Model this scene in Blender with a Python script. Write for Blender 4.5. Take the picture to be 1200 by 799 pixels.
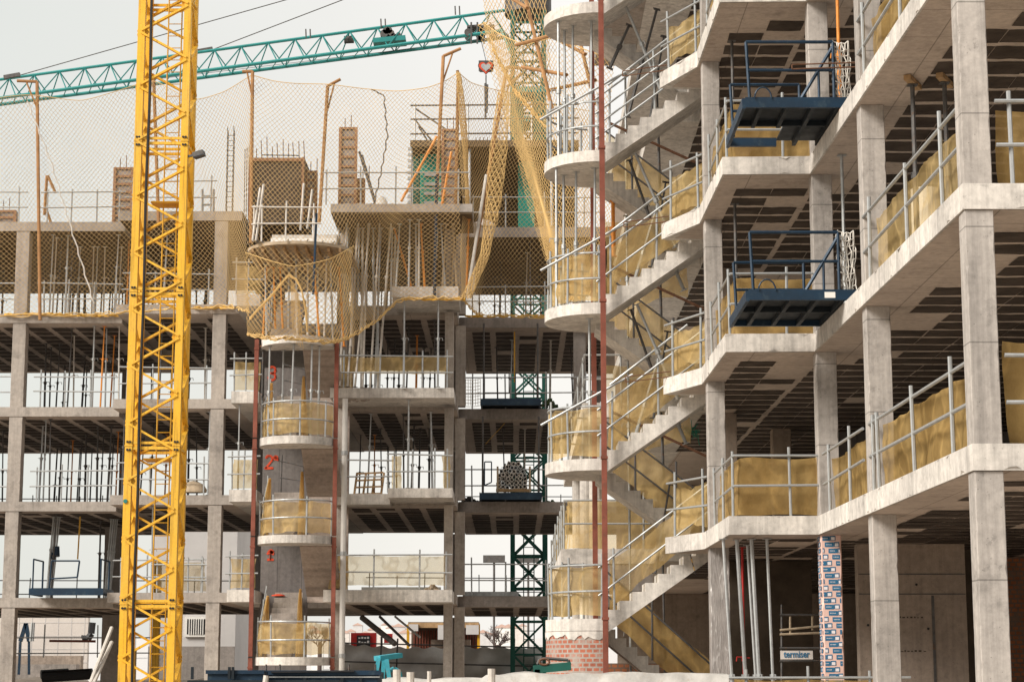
import bpy, bmesh, math, random
from mathutils import Vector, Matrix, noise
R = math.radians
random.seed(7)
for o in list(bpy.data.objects): bpy.data.objects.remove(o, do_unlink=True)
S = bpy.context.scene
COL = S.collection

# ------------------------------------------------------------------ camera
EYE = 1.6                      # eye height above the site ground
F = 2385.0                     # focal length in pixels of a 1200 px wide frame
PITCH = math.atan(395/2385.)
CP, SP = math.cos(PITCH), math.sin(PITCH)
cam = bpy.data.cameras.new('camera'); camo = bpy.data.objects.new('camera', cam); COL.objects.link(camo)
cam.sensor_width = 36; cam.lens = 36*F/1200; cam.clip_end = 5000; cam.clip_start = 0.5
camo.location = (0, 0, EYE); camo.rotation_euler = (R(90)+PITCH, 0, 0)
S.camera = camo

# ------------------------------------------------------------------ sky and sun (overcast)
SUN_EL, SUN_AZ = 38, -62       # azimuth from +Y (view direction); sun stands left of and behind the camera
sun_from = Vector((-0.72, -0.50, 0.62)).normalized()
world = bpy.data.worlds.new('World'); S.world = world; world.use_nodes = True
nt = world.node_tree; nt.nodes.clear()
out = nt.nodes.new('ShaderNodeOutputWorld'); bg = nt.nodes.new('ShaderNodeBackground')
sky = nt.nodes.new('ShaderNodeTexSky'); sky.sky_type = 'NISHITA'; sky.sun_disc = False
sky.sun_elevation = math.asin(sun_from.z); sky.sun_rotation = math.atan2(sun_from.x, sun_from.y)
sky.air_density = 1.5; sky.dust_density = 4.0
bg.inputs['Strength'].default_value = 0.12
tc = nt.nodes.new('ShaderNodeTexCoord')
sep = nt.nodes.new('ShaderNodeSeparateXYZ'); nt.links.new(tc.outputs['Generated'], sep.inputs[0])
grad = nt.nodes.new('ShaderNodeMapRange'); grad.inputs[1].default_value = -0.26; grad.inputs[2].default_value = 0.02
grad.inputs[3].default_value = 0.0; grad.inputs[4].default_value = 1.0
nt.links.new(sep.outputs[0], grad.inputs[0])
cn = nt.nodes.new('ShaderNodeTexNoise'); cn.inputs['Scale'].default_value = 3.0; cn.inputs['Detail'].default_value = 3
nt.links.new(tc.outputs['Generated'], cn.inputs['Vector'])
cm = nt.nodes.new('ShaderNodeMapRange'); cm.inputs[1].default_value = .3; cm.inputs[2].default_value = .7
cm.inputs[3].default_value = .91; cm.inputs[4].default_value = 1.05
nt.links.new(cn.outputs[0], cm.inputs[0])
cloud = nt.nodes.new('ShaderNodeMixRGB'); cloud.inputs[1].default_value = (1.88, 1.91, 1.80, 1); cloud.inputs[2].default_value = (2.50, 2.41, 2.28, 1)
nt.links.new(grad.outputs[0], cloud.inputs[0])
mul = nt.nodes.new('ShaderNodeMixRGB'); mul.blend_type = 'MULTIPLY'; mul.inputs[0].default_value = 1
nt.links.new(cloud.outputs[0], mul.inputs[1]); nt.links.new(cm.outputs[0], mul.inputs[2])
mix = nt.nodes.new('ShaderNodeMixRGB'); mix.inputs[0].default_value = 0.96
nt.links.new(sky.outputs[0], mix.inputs[1]); nt.links.new(mul.outputs[0], mix.inputs[2])
nt.links.new(mix.outputs[0], bg.inputs[0]); nt.links.new(bg.outputs[0], out.inputs[0])
sun = bpy.data.lights.new('sun', 'SUN'); suno = bpy.data.objects.new('sun', sun); COL.objects.link(suno)
sun.energy = 1.5; sun.angle = R(24); sun.color = (1.0, 0.94, 0.86)
suno.rotation_euler = sun_from.to_track_quat('Z', 'Y').to_euler()
S.view_settings.view_transform = 'Standard'; S.view_settings.look = 'None'
S.view_settings.exposure = 1.75; S.view_settings.gamma = 1
S.view_settings.use_curve_mapping = False

# ------------------------------------------------------------------ materials
M = {}
def nmat(name):
    m = bpy.data.materials.new(name); m.use_nodes = True
    n = m.node_tree; b = n.nodes['Principled BSDF']; M[name] = m
    return m, n, b
def L(n, a, b): n.links.new(a, b)
def node(n, t, **kw):
    q = n.nodes.new(t)
    for k, v in kw.items(): setattr(q, k, v)
    return q
def noise_n(n, vec, scale, detail=4, rough=.55, stretch=None):
    if stretch:
        mp = node(n, 'ShaderNodeMapping'); mp.inputs['Scale'].default_value = stretch; L(n, vec, mp.inputs[0]); vec = mp.outputs[0]
    t = node(n, 'ShaderNodeTexNoise'); t.inputs['Scale'].default_value = scale; t.inputs['Detail'].default_value = detail
    t.inputs['Roughness'].default_value = rough; L(n, vec, t.inputs['Vector']); return t.outputs[0]
def rng(n, v, a, b, c, d):
    t = node(n, 'ShaderNodeMapRange'); L(n, v, t.inputs[0])
    for i, x in enumerate((a, b, c, d)): t.inputs[i+1].default_value = x
    return t.outputs[0]
def mulc(n, c, v, fac=1.0):
    t = node(n, 'ShaderNodeMixRGB', blend_type='MULTIPLY'); t.inputs[0].default_value = fac
    if isinstance(c, tuple): t.inputs[1].default_value = (*c, 1)
    else: L(n, c, t.inputs[1])
    L(n, v, t.inputs[2]); return t.outputs[0]
def mixc(n, f, a, b):
    t = node(n, 'ShaderNodeMixRGB')
    if isinstance(f, float): t.inputs[0].default_value = f
    else: L(n, f, t.inputs[0])
    for i, c in ((1, a), (2, b)):
        if isinstance(c, tuple): t.inputs[i].default_value = (*c, 1)
        else: L(n, c, t.inputs[i])
    return t.outputs[0]
def bump(n, b, h, strength=.3, dist=.02):
    t = node(n, 'ShaderNodeBump'); t.inputs['Strength'].default_value = strength; t.inputs['Distance'].default_value = dist
    L(n, h, t.inputs['Height']); L(n, t.outputs[0], b.inputs['Normal'])
def concrete(name, col, col2, streak=.25, boards=None, joints=None, stain=.35, pits=True, blotch=.22):
    m, n, b = nmat(name); b.inputs['Roughness'].default_value = .9; b.inputs['Specular IOR Level'].default_value = .2
    v = node(n, 'ShaderNodeTexCoord').outputs['Object']
    big = noise_n(n, v, .7, 5, .6); fine = noise_n(n, v, 9, 8, .7); st = noise_n(n, v, 2.2, 6, .65, (3.5, 3.5, .16))
    c = mixc(n, rng(n, big, .35, .65, 0, 1), col, col2)
    c = mulc(n, c, rng(n, fine, .3, .7, 1-stain*.6, 1+stain*.35))
    c = mulc(n, c, rng(n, st, .42, .68, 1, 1-streak))
    bl = noise_n(n, v, 1.7, 9, .72); c = mulc(n, c, rng(n, bl, .54, .66, 1, 1-blotch))
    sc = noise_n(n, v, 5.5, 9, .75); c = mulc(n, c, rng(n, sc, .60, .68, 1, 1-blotch*1.1))
    h = fine
    if pits:
        vo = node(n, 'ShaderNodeTexVoronoi'); vo.inputs['Scale'].default_value = 11; L(n, v, vo.inputs['Vector'])
        c = mulc(n, c, rng(n, vo.outputs['Distance'], .05, .10, .6, 1))
    if boards:   # horizontal shutter-board marks
        w = noise_n(n, v, 1, 2, .5, (.15, .15, boards)); c = mulc(n, c, rng(n, w, .35, .65, .8, 1.08))
    if joints:
        br = node(n, 'ShaderNodeTexBrick'); br.offset = 0.0
        mp = node(n, 'ShaderNodeMapping'); mp.inputs['Rotation'].default_value = joints[2] if len(joints) > 2 else (0, 0, 0)
        L(n, v, mp.inputs[0]); L(n, mp.outputs[0], br.inputs['Vector'])
        br.inputs['Scale'].default_value = 1; br.inputs['Brick Width'].default_value = joints[0]; br.inputs['Row Height'].default_value = joints[1]
        br.inputs['Mortar Size'].default_value = .012; br.inputs['Mortar Smooth'].default_value = .6
        c = mulc(n, c, rng(n, br.outputs['Fac'], 0, 1, 1, .55))
    L(n, c, b.inputs['Base Color']); bump(n, b, h, .35, .012)
    return m
def plain(name, col, rough=.6, metal=0., var=.18, scale=4, dirt=None, bmp=.0, spec=.4):
    m, n, b = nmat(name); b.inputs['Roughness'].default_value = rough; b.inputs['Metallic'].default_value = metal
    b.inputs['Specular IOR Level'].default_value = spec
    v = node(n, 'ShaderNodeTexCoord').outputs['Object']
    f = noise_n(n, v, scale, 6, .65)
    c = mulc(n, col, rng(n, f, .3, .7, 1-var, 1+var*.5))
    if dirt:
        g = noise_n(n, v, scale*2.3, 7, .7); c = mixc(n, rng(n, g, .56, .70, 0, .85), c, dirt)
    L(n, c, b.inputs['Base Color'])
    L(n, rng(n, f, .3, .7, min(1, rough+.12), max(.05, rough-.1)), b.inputs['Roughness'])
    if bmp: bump(n, b, f, bmp, .02)
    return m

concrete('conc', (.40, .35, .31), (.32, .28, .25), .25)
concrete('conc_col', (.46, .42, .385), (.345, .315, .29), .34, joints=(60, 1.34, (R(90), 0, 0)), blotch=.28)
concrete('conc_pale', (.70, .655, .60), (.49, .455, .42), .30, stain=.4, blotch=.26)
concrete('conc_grey', (.33, .29, .265), (.25, .225, .205), .2)
concrete('conc_far', (.44, .39, .345), (.33, .295, .265), .2, blotch=.26)
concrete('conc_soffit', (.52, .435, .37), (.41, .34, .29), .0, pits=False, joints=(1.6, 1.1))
concrete('conc_board', (.44, .365, .315), (.35, .29, .255), .1, boards=9.0)
concrete('conc_shutter', (.20, .18, .17), (.155, .14, .135), .2, joints=(.75, 9, (R(90), 0, 0)))
concrete('conc_wall', (.36, .29, .235), (.29, .235, .195), .2)
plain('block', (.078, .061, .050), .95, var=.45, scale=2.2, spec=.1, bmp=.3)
plain('galv', (.42, .43, .43), .45, .55, var=.25, scale=6)
plain('steel_dark', (.10, .095, .092), .6, .4, var=.4, scale=5, dirt=(.16, .08, .04))
plain('prop_pale', (.55, .51, .46), .7, .1, var=.25, scale=6)
plain('prop_orange', (.70, .25, .035), .6, .0, var=.2, scale=5, dirt=(.3, .13, .05))
plain('rust', (.22, .066, .042), .75, .1, var=.3, scale=3, dirt=(.13, .055, .035))
plain('rust_post', (.34, .175, .07), .75, .1, var=.35, scale=3, dirt=(.20, .10, .055))
plain('earth_dark', (.20, .165, .135), .95, var=.4, scale=.8, bmp=.5, spec=.1)
plain('ply_form', (.14, .10, .062), .85, var=.35, scale=1.5, spec=.1)
plain('rebar', (.17, .085, .05), .8, .4, var=.3, scale=9)
def worn_paint(name, col, faded, rust):
    m, n, b = nmat(name); b.inputs['Specular IOR Level'].default_value = .4
    v = node(n, 'ShaderNodeTexCoord').outputs['Object']
    big = noise_n(n, v, .55, 5, .6); fine = noise_n(n, v, 14, 8, .75); run = noise_n(n, v, 3.2, 5, .65, (5, 5, .18)); chip = noise_n(n, v, 22, 9, .8)
    c = mixc(n, rng(n, big, .35, .68, 0, 1), col, faded)
    c = mulc(n, c, rng(n, fine, .3, .7, .84, 1.06)); c = mulc(n, c, rng(n, run, .50, .70, 1, .55))
    c = mixc(n, rng(n, chip, .605, .65, 0, .9), c, rust); L(n, c, b.inputs['Base Color'])
    L(n, rng(n, fine, .3, .7, .7, .42), b.inputs['Roughness']); bump(n, b, chip, .15, .01)
worn_paint('yellow', (.78, .42, .015), (.72, .43, .06), (.20, .085, .03))
plain('yellow_dark', (.62, .32, .01), .5, .0, var=.2, scale=2, dirt=(.35, .2, .03))
plain('black', (.012, .012, .014), .5, var=.2)
plain('teal', (.018, .20, .19), .5, .1, var=.2, scale=3)
plain('green', (.012, .10, .075), .55, .1, var=.3, scale=3)
plain('blue', (.008, .028, .056), .5, .2, var=.35, scale=2.5, dirt=(.035, .06, .08))
plain('blue_dark', (.008, .014, .02), .6, .2, var=.35, scale=3)
plain('turq', (.05, .34, .42), .5, .1, var=.25, scale=4, dirt=(.14, .3, .32))
plain('wood', (.38, .24, .12), .8, var=.35, scale=5)
plain('wood_old', (.42, .33, .23), .85, var=.35, scale=5)
plain('ply', (.24, .20, .18), .75, var=.3, scale=2)
plain('ply_dark', (.085, .066, .05), .8, var=.4, scale=2, spec=.1)
plain('orange_frame', (.27, .135, .07), .65, var=.3, scale=5)
plain('white', (.72, .70, .66), .7, var=.12, scale=2)
plain('white_net', (.70, .66, .60), .8, var=.1)
plain('net', (.58, .40, .19), .9, var=.2, scale=1.2, spec=.1)
plain('net_orange', (.62, .42, .18), .9, var=.25, scale=1.2, spec=.1)
plain('rope_yellow', (.72, .42, .08), .9, var=.25, spec=.1)
plain('tarp_grey', (.62, .59, .56), .7, var=.25, scale=1.2, bmp=.4)
plain('sheet_white', (.46, .44, .41), .6, var=.35, scale=3, bmp=.8, dirt=(.36, .31, .26))
plain('red', (.38, .015, .012), .6, var=.2)
plain('red_paint', (.62, .07, .025), .8, var=.25, scale=18)
plain('earth', (.44, .375, .31), .95, var=.35, scale=.6, bmp=.5, spec=.1)
plain('pvc', (.60, .58, .55), .5, var=.1)
plain('roof_tile', (.50, .34, .28), .9, var=.2)
plain('wall_pale', (.60, .55, .51), .9, var=.15, scale=.4)
plain('wall_grey', (.52, .50, .49), .9, var=.12, scale=.5)
plain('bark', (.14, .10, .09), .95, var=.3)
plain('leaf', (.07, .10, .04), .8, var=.5, scale=2)
plain('teal_net', (.02, .26, .20), .8, var=.2)
plain('pink', (.68, .46, .40), .5, var=.12, scale=3)
plain('print_blue', (.02, .13, .25), .5, var=.15)
plain('print_white', (.72, .68, .70), .5, var=.1)
plain('glass_dark', (.02, .02, .025), .3)
def stretch_film():
    m, n, b = nmat('film_column'); b.inputs['Roughness'].default_value = .35
    v = node(n, 'ShaderNodeTexCoord').outputs['Object']
    f = noise_n(n, v, 5, 5, .6, (1.2, 1.2, .8)); w = node(n, 'ShaderNodeTexNoise'); w.inputs['Scale'].default_value = 5.5
    mp = node(n, 'ShaderNodeMapping'); mp.inputs['Rotation'].default_value = (0, R(38), 0); mp.inputs['Scale'].default_value = (3.2, 3.2, .5); L(n, v, mp.inputs[0])
    w.inputs['Distortion'].default_value = 1.2; w.inputs['Detail'].default_value = 5; L(n, mp.outputs[0], w.inputs['Vector'])
    c = mixc(n, rng(n, w.outputs[0], .56, .66, 0, .7), (.30, .275, .26), (.60, .58, .56))
    c = mulc(n, c, rng(n, f, .3, .7, .75, 1.1)); L(n, c, b.inputs['Base Color']); bump(n, b, w.outputs[0], .5, .03)
stretch_film()
def brick_m(name, c1, c2, mortar, plaster_z=None):
    m, n, b = nmat(name); b.inputs['Roughness'].default_value = .92
    v = node(n, 'ShaderNodeUVMap').outputs[0]
    br = node(n, 'ShaderNodeTexBrick'); L(n, v, br.inputs['Vector']); br.inputs['Scale'].default_value = 1
    br.inputs['Brick Width'].default_value = .13; br.inputs['Row Height'].default_value = .086; br.inputs['Mortar Size'].default_value = .017
    br.inputs['Mortar Smooth'].default_value = .25; br.inputs['Bias'].default_value = -.1
    br.inputs['Color1'].default_value = (*c1, 1); br.inputs['Color2'].default_value = (*c2, 1); br.inputs['Mortar'].default_value = (*mortar, 1)
    o = node(n, 'ShaderNodeTexCoord').outputs['Object']
    f = noise_n(n, o, 6, 6, .7); c = mulc(n, br.outputs['Color'], rng(n, f, .3, .7, .75, 1.15))
    sm = noise_n(n, o, 3.2, 6, .7); c = mixc(n, rng(n, sm, .50, .64, 0, .85), c, mortar)
    L(n, c, b.inputs['Base Color']); bump(n, b, br.outputs['Fac'], -.5, .01)
brick_m('brick', (.40, .125, .07), (.29, .09, .055), (.33, .285, .25))
brick_m('brick_dark', (.36, .12, .045), (.28, .09, .035), (.16, .11, .08))
def debris(name, col, alpha, col2):
    m, n, b = nmat(name); n.nodes.remove(b); o = n.nodes['Material Output']
    v = node(n, 'ShaderNodeTexCoord').outputs['Object']
    f = noise_n(n, v, 1.6, 5, .6); c = mixc(n, rng(n, f, .3, .7, 0, 1), col, col2)
    wv = noise_n(n, v, 55, 3, .7, (1, 1, .35)); c = mulc(n, c, rng(n, wv, .3, .7, .93, 1.05))
    fa = noise_n(n, v, 1.5, 2, .45, (1, 1, .75)); q = node(n, 'ShaderNodeMath', operation='SUBTRACT'); L(n, fa, q.inputs[0]); q.inputs[1].default_value = .5
    q2 = node(n, 'ShaderNodeMath', operation='ABSOLUTE'); L(n, q.outputs[0], q2.inputs[0]); fo = q2.outputs[0]
    d = node(n, 'ShaderNodeBsdfDiffuse'); L(n, c, d.inputs[0]); t = node(n, 'ShaderNodeBsdfTranslucent'); L(n, c, t.inputs[0])
    mx = node(n, 'ShaderNodeMixShader'); mx.inputs[0].default_value = .5; L(n, d.outputs[0], mx.inputs[1]); L(n, t.outputs[0], mx.inputs[2])
    cr = noise_n(n, v, 6, 6, .68, (1, 1, .3)); bn = node(n, 'ShaderNodeBump'); bn.inputs['Strength'].default_value = .4; bn.inputs['Distance'].default_value = .05
    L(n, cr, bn.inputs['Height']); L(n, bn.outputs[0], d.inputs['Normal']); L(n, bn.outputs[0], t.inputs['Normal'])
    tr = node(n, 'ShaderNodeBsdfTransparent'); tr.inputs[0].default_value = (1, .93, .78, 1)
    m2 = node(n, 'ShaderNodeMixShader'); ad = node(n, 'ShaderNodeMath', operation='ADD', use_clamp=True); L(n, rng(n, f, .3, .7, alpha-.05, alpha+.06), ad.inputs[0]); L(n, rng(n, fo, .0, .05, .26, 0.), ad.inputs[1]); L(n, ad.outputs[0], m2.inputs[0]); L(n, tr.outputs[0], m2.inputs[1]); L(n, mx.outputs[0], m2.inputs[2])
    L(n, m2.outputs[0], o.inputs[0])
debris('debris', (.70, .50, .215), .46, (.78, .59, .30))
debris('debris_dense', (.43, .275, .10), .64, (.62, .43, .18))
debris('debris_thin', (.58, .46, .28), .35, (.60, .48, .30))

# ------------------------------------------------------------------ mesh helpers
class MB:
    def __init__(s): s.v = []; s.f = []; s.uv = None
    def add(s, vs, fs):
        k = len(s.v); s.v += [tuple(p) for p in vs]; s.f += [tuple(i+k for i in f) for f in fs]; return s
    def box(s, x0, x1, y0, y1, z0, z1):
        return s.add([(x0,y0,z0),(x1,y0,z0),(x1,y1,z0),(x0,y1,z0),(x0,y0,z1),(x1,y0,z1),(x1,y1,z1),(x0,y1,z1)],
                     [(3,2,1,0),(4,5,6,7),(0,1,5,4),(1,2,6,5),(2,3,7,6),(3,0,4,7)])
    def bar(s, p, q, w, h=None, up=(0,0,1)):
        p, q = Vector(p), Vector(q); h = h or w; d = (q-p)
        if d.length < 1e-6: return s
        d.normalize(); u = Vector(up)
        if abs(d.dot(u)) > .98: u = Vector((0, 1, 0))
        a = d.cross(u).normalized()*w/2; b = a.cross(d).normalized()*h/2
        return s.add([p-a-b, p+a-b, p+a+b, p-a+b, q-a-b, q+a-b, q+a+b, q-a+b], [(3,2,1,0),(4,5,6,7),(0,1,5,4),(1,2,6,5),(2,3,7,6),(3,0,4,7)])
    def tube(s, p, q, r, n=8, r2=None):
        p, q = Vector(p), Vector(q); d = q-p
        if d.length < 1e-6: return s
        d.normalize(); u = Vector((0,0,1)) if abs(d.z) < .9 else Vector((1,0,0))
        a = d.cross(u).normalized(); b = a.cross(d); r2 = r if r2 is None else r2
        vs = [p+(a*math.cos(t)+b*math.sin(t))*r for t in [2*math.pi*i/n for i in range(n)]]
        vs += [q+(a*math.cos(t)+b*math.sin(t))*r2 for t in [2*math.pi*i/n for i in range(n)]]
        fs = [(i, (i+1) % n, n+(i+1) % n, n+i) for i in range(n)] + [tuple(range(n))[::-1], tuple(range(n, 2*n))]
        return s.add(vs, fs)
    def path(s, pts, r, n=6):
        for a, b in zip(pts, pts[1:]): s.tube(a, b, r, n)
        return s
    def prism(s, pts, z0, z1):
        n = len(pts)
        return s.add([(x,y,z0) for x,y in pts]+[(x,y,z1) for x,y in pts], [tuple(range(n))[::-1], tuple(range(n,2*n))]+[(i,(i+1)%n,n+(i+1)%n,n+i) for i in range(n)])
    def profile(s, pts, a0, a1, fn):   # 2-D profile extruded along a; fn(u, v, a) -> xyz
        n = len(pts)
        return s.add([fn(u,v,a0) for u,v in pts]+[fn(u,v,a1) for u,v in pts], [tuple(range(n)), tuple(range(n,2*n))[::-1]]+[(i,n+i,n+(i+1)%n,(i+1)%n) for i in range(n)])
    def sheet(s, fn, nu, nv):
        vs = [fn(i/nu, j/nv) for j in range(nv+1) for i in range(nu+1)]
        return s.add(vs, [(j*(nu+1)+i, j*(nu+1)+i+1, (j+1)*(nu+1)+i+1, (j+1)*(nu+1)+i) for j in range(nv) for i in range(nu)])
    def build(s, name, mat, parent=None, origin=None, smooth=False):
        if origin is None: origin = ORG[parent] if parent is not None else base_of(s.v)
        ox, oy, oz = origin
        me = bpy.data.meshes.new(name); me.from_pydata([(x-ox, y-oy, z-oz) for x,y,z in s.v], [], s.f); me.validate()
        me.materials.append(M[mat] if isinstance(mat, str) else mat)
        bm = bmesh.new(); bm.from_mesh(me); bmesh.ops.recalc_face_normals(bm, faces=bm.faces); bm.to_mesh(me); bm.free()
        if smooth: me.polygons.foreach_set('use_smooth', [True]*len(me.polygons))
        o = bpy.data.objects.new(name, me); COL.objects.link(o)
        if parent is None: o.location = origin
        else: o.parent = parent
        ORG[o] = tuple(origin)
        return o
ORG = {}
def base_of(vs):
    xs = [v[0] for v in vs]; ys = [v[1] for v in vs]; zs = [v[2] for v in vs]
    return ((min(xs)+max(xs))/2, (min(ys)+max(ys))/2, min(zs))
def tag(o, label=None, cat=None, group=None, kind=None):
    if label: o['label'] = label
    if cat: o['category'] = cat
    if group: o['group'] = group
    if kind: o['kind'] = kind
    return o
def thing(name, label, cat, loc, group=None):
    o = bpy.data.objects.new(name, None); COL.objects.link(o); o.location = loc; o.empty_display_size = .2
    ORG[o] = tuple(loc); return tag(o, label, cat, group)
def single(mb, name, mat, label, cat, group=None, smooth=False):
    return tag(mb.build(name, mat, None, None, smooth), label, cat, group)
def struct(mb, name, mat, smooth=False): return tag(mb.build(name, mat, None, None, smooth), kind='structure')
def W(px, py, Y):            # point of the place seen at pixel (px,py) of the 1200x799 photograph, Y metres ahead
    u = px-600.; v = 399.5-py; d = Vector((u, F*CP-v*SP, F*SP+v*CP)); d *= Y/d.y
    return Vector((d.x, d.y, d.z+EYE))
def PX(p):
    d = p[1]*CP+(p[2]-EYE)*SP; return 600+F*p[0]/d
def Z(n): return EYE+2.6+3.0*(n-1)     # top of floor slab n
T = 0.30                                 # slab thickness
ORD = ['zero','first','second','third','fourth','fifth','sixth','seventh','eighth','ninth','tenth','eleventh','twelfth','thirteenth','fourteenth','fifteenth','sixteenth','seventeenth','eighteenth','nineteenth','twentieth','twenty-first','twenty-second','twenty-third','twenty-fourth','twenty-fifth','twenty-sixth']
FL = ['ground', 'first', 'second', 'third', 'fourth', 'fifth', 'sixth']
def inside(x, y, poly):
    c = False; j = len(poly)-1
    for i in range(len(poly)):
        (xi, yi), (xj, yj) = poly[i], poly[j]
        if (yi > y) != (yj > y) and x < (xj-xi)*(y-yi)/(yj-yi)+xi: c = not c
        j = i
    return c
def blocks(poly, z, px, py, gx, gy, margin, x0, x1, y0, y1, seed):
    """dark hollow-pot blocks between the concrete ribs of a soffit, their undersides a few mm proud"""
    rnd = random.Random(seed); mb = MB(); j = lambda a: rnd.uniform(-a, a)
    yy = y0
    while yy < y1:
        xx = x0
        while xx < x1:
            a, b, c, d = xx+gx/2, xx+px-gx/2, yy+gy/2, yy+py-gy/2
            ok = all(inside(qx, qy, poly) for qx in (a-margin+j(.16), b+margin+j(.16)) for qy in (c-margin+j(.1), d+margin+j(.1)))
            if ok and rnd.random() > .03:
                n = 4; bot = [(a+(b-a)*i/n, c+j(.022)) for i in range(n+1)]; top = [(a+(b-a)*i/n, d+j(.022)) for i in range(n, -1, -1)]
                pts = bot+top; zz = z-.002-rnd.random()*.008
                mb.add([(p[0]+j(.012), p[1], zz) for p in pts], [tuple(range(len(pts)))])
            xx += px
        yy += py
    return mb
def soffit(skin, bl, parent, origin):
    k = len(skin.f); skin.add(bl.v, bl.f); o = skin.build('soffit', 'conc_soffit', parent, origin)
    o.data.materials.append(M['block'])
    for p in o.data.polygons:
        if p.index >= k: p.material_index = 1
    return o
def chamfer_col(x0, x1, y0, y1, z0, z1, c=.016, rough=True):
    m = MB(); nr = max(2, int((z1-z0)/.09)) if rough else 1; sd = x0*3.1+y0*1.7
    for i in range(nr+1):
        z = z0+(z1-z0)*i/nr
        k = [c*(.55+max(0, noise.noise(Vector((sd+q*5.3, z*5.5, q)))-.08)*2.4) if rough else c for q in range(4)]
        w = .002*noise.noise(Vector((sd, z*1.3, 9))) if rough else 0
        m.v += [(x0+k[0]+w,y0,z),(x1-k[1]+w,y0,z),(x1+w,y0+k[1],z),(x1+w,y1-k[2],z),(x1-k[2]+w,y1,z),(x0+k[3]+w,y1,z),(x0+w,y1-k[3],z),(x0+w,y0+k[0],z)]
    for i in range(nr): m.f += [(i*8+q, i*8+(q+1) % 8, i*8+8+(q+1) % 8, i*8+8+q) for q in range(8)]
    m.f += [tuple(range(8))[::-1], tuple(range(nr*8, nr*8+8))]
    return m
def edge_face(pts, z0, z1, proud=.004):
    """rough cast face of a slab edge along a polyline, chipped along its top and bottom arris"""
    m = MB(); pts = [Vector((*p, 0)) for p in pts]; cols = 0
    st = []
    for a, b in zip(pts, pts[1:]):
        d = (b-a); k = max(1, int(d.length/.08)); nrm = Vector((d.y, -d.x, 0)).normalized()
        for i in range(k+(1 if b is pts[-1] else 0)): st.append((a+d*i/k, nrm))
    rows = (0, .06, .5, .94, 1)
    for p, nrm in st:
        for r in rows:
            z = z0+(z1-z0)*r; o = proud+.004*noise.noise(Vector((p.x*2+p.y*2, z*2, 3)))
            if r in (0, 1):
                ch = max(0, noise.noise(Vector((p.x*4+p.y*4, r*7+z0, 1)))-.12); o -= .05*ch; z += (1 if r == 0 else -1)*.09*ch
            m.v.append(tuple(p+nrm*o+Vector((0, 0, z))))
    k = len(rows)
    for i in range(len(st)-1):
        for r in range(k-1): m.f.append((i*k+r, (i+1)*k+r, (i+1)*k+r+1, i*k+r+1))
    return m
def wr(x, y, z, a, s): return noise.noise(Vector((x*s, y*s, z*s)))*a

# guardrail: base points (polyline), posts at given fractions of its length
def pl(pts, t):
    pts = [Vector(p) for p in pts]; ls = [(b-a).length for a, b in zip(pts, pts[1:])]; d = t*sum(ls)
    for a, b, l in zip(pts, pts[1:], ls):
        if d <= l+1e-9: return a+(b-a)*(d/l)
        d -= l
    return pts[-1]+(pts[-1]-pts[-2]).normalized()*d
def guardrail(pts, posts, label, heights=(.5, 1.0), mat='galv', ext=.12, r=.022, group='steel tube guardrails on the floor edges', jit=.02, ph=1.12):
    base = pl(pts, .5); t = thing('guardrail', label, 'guardrail', base, group)
    for k in posts:
        p = pl(pts, k); q = p+Vector((random.uniform(-jit, jit), random.uniform(-jit, jit), ph+random.uniform(-.05, .1)))
        MB().tube(p, q, r, 7).build('post', mat, t)
    V = [Vector(p) for p in pts]; V[0] = V[0]+(V[0]-V[1]).normalized()*ext; V[-1] = V[-1]+(V[-1]-V[-2]).normalized()*ext
    for h in heights:
        a, b = random.uniform(-.03, .03), random.uniform(-.03, .03); n = len(V)-1
        MB().path([v+Vector((0, -r*1.9, h+a+(b-a)*i/n)) for i, v in enumerate(V)], r*.9, 7).build('rail', mat, t)
    return t
def debris_net(pts, z0, z1, label, mat='debris', off=(0, .05), amp=.05, nu=56, nv=20, sag=.08, group='ochre debris netting tied to guardrails', seed=0, u0=0., u1=1., gather=0.):
    plen = sum((Vector(b)-Vector(a)).length for a, b in zip(pts, pts[1:]))*(u1-u0); ne = max(1, round(plen/1.1))
    def fn(u, v):
        p = pl(pts, u0+(u1-u0)*u); h = z0+(z1-z0)*v
        edge = abs(math.sin(u*math.pi*ne))**.8*(.7+.6*noise.noise(Vector((u*5, seed, 0))))
        h -= sag*edge*(v**2)*.6
        h += sag*edge*(1-v)**2*.6
        s_ = u*plen
        w = wr(s_+seed*7, h*.9+seed, 0, amp*2.2, 1.5)
        w += amp*.9*(1-abs(noise.noise(Vector((s_*1.9+h*1.5+seed*3, h*.8-s_*.5, seed)))))**3
        w += amp*.55*(1-abs(noise.noise(Vector((s_*3.4-h*2.6+seed*5, h*2.2+s_*.8, seed+4)))))**4
        return (p.x+off[0]+w*.5, p.y+off[1]+w, p.z+h)
    return single(MB().sheet(fn, nu, nv), 'debris_net', mat, label, 'debris net', group, smooth=True)

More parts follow.
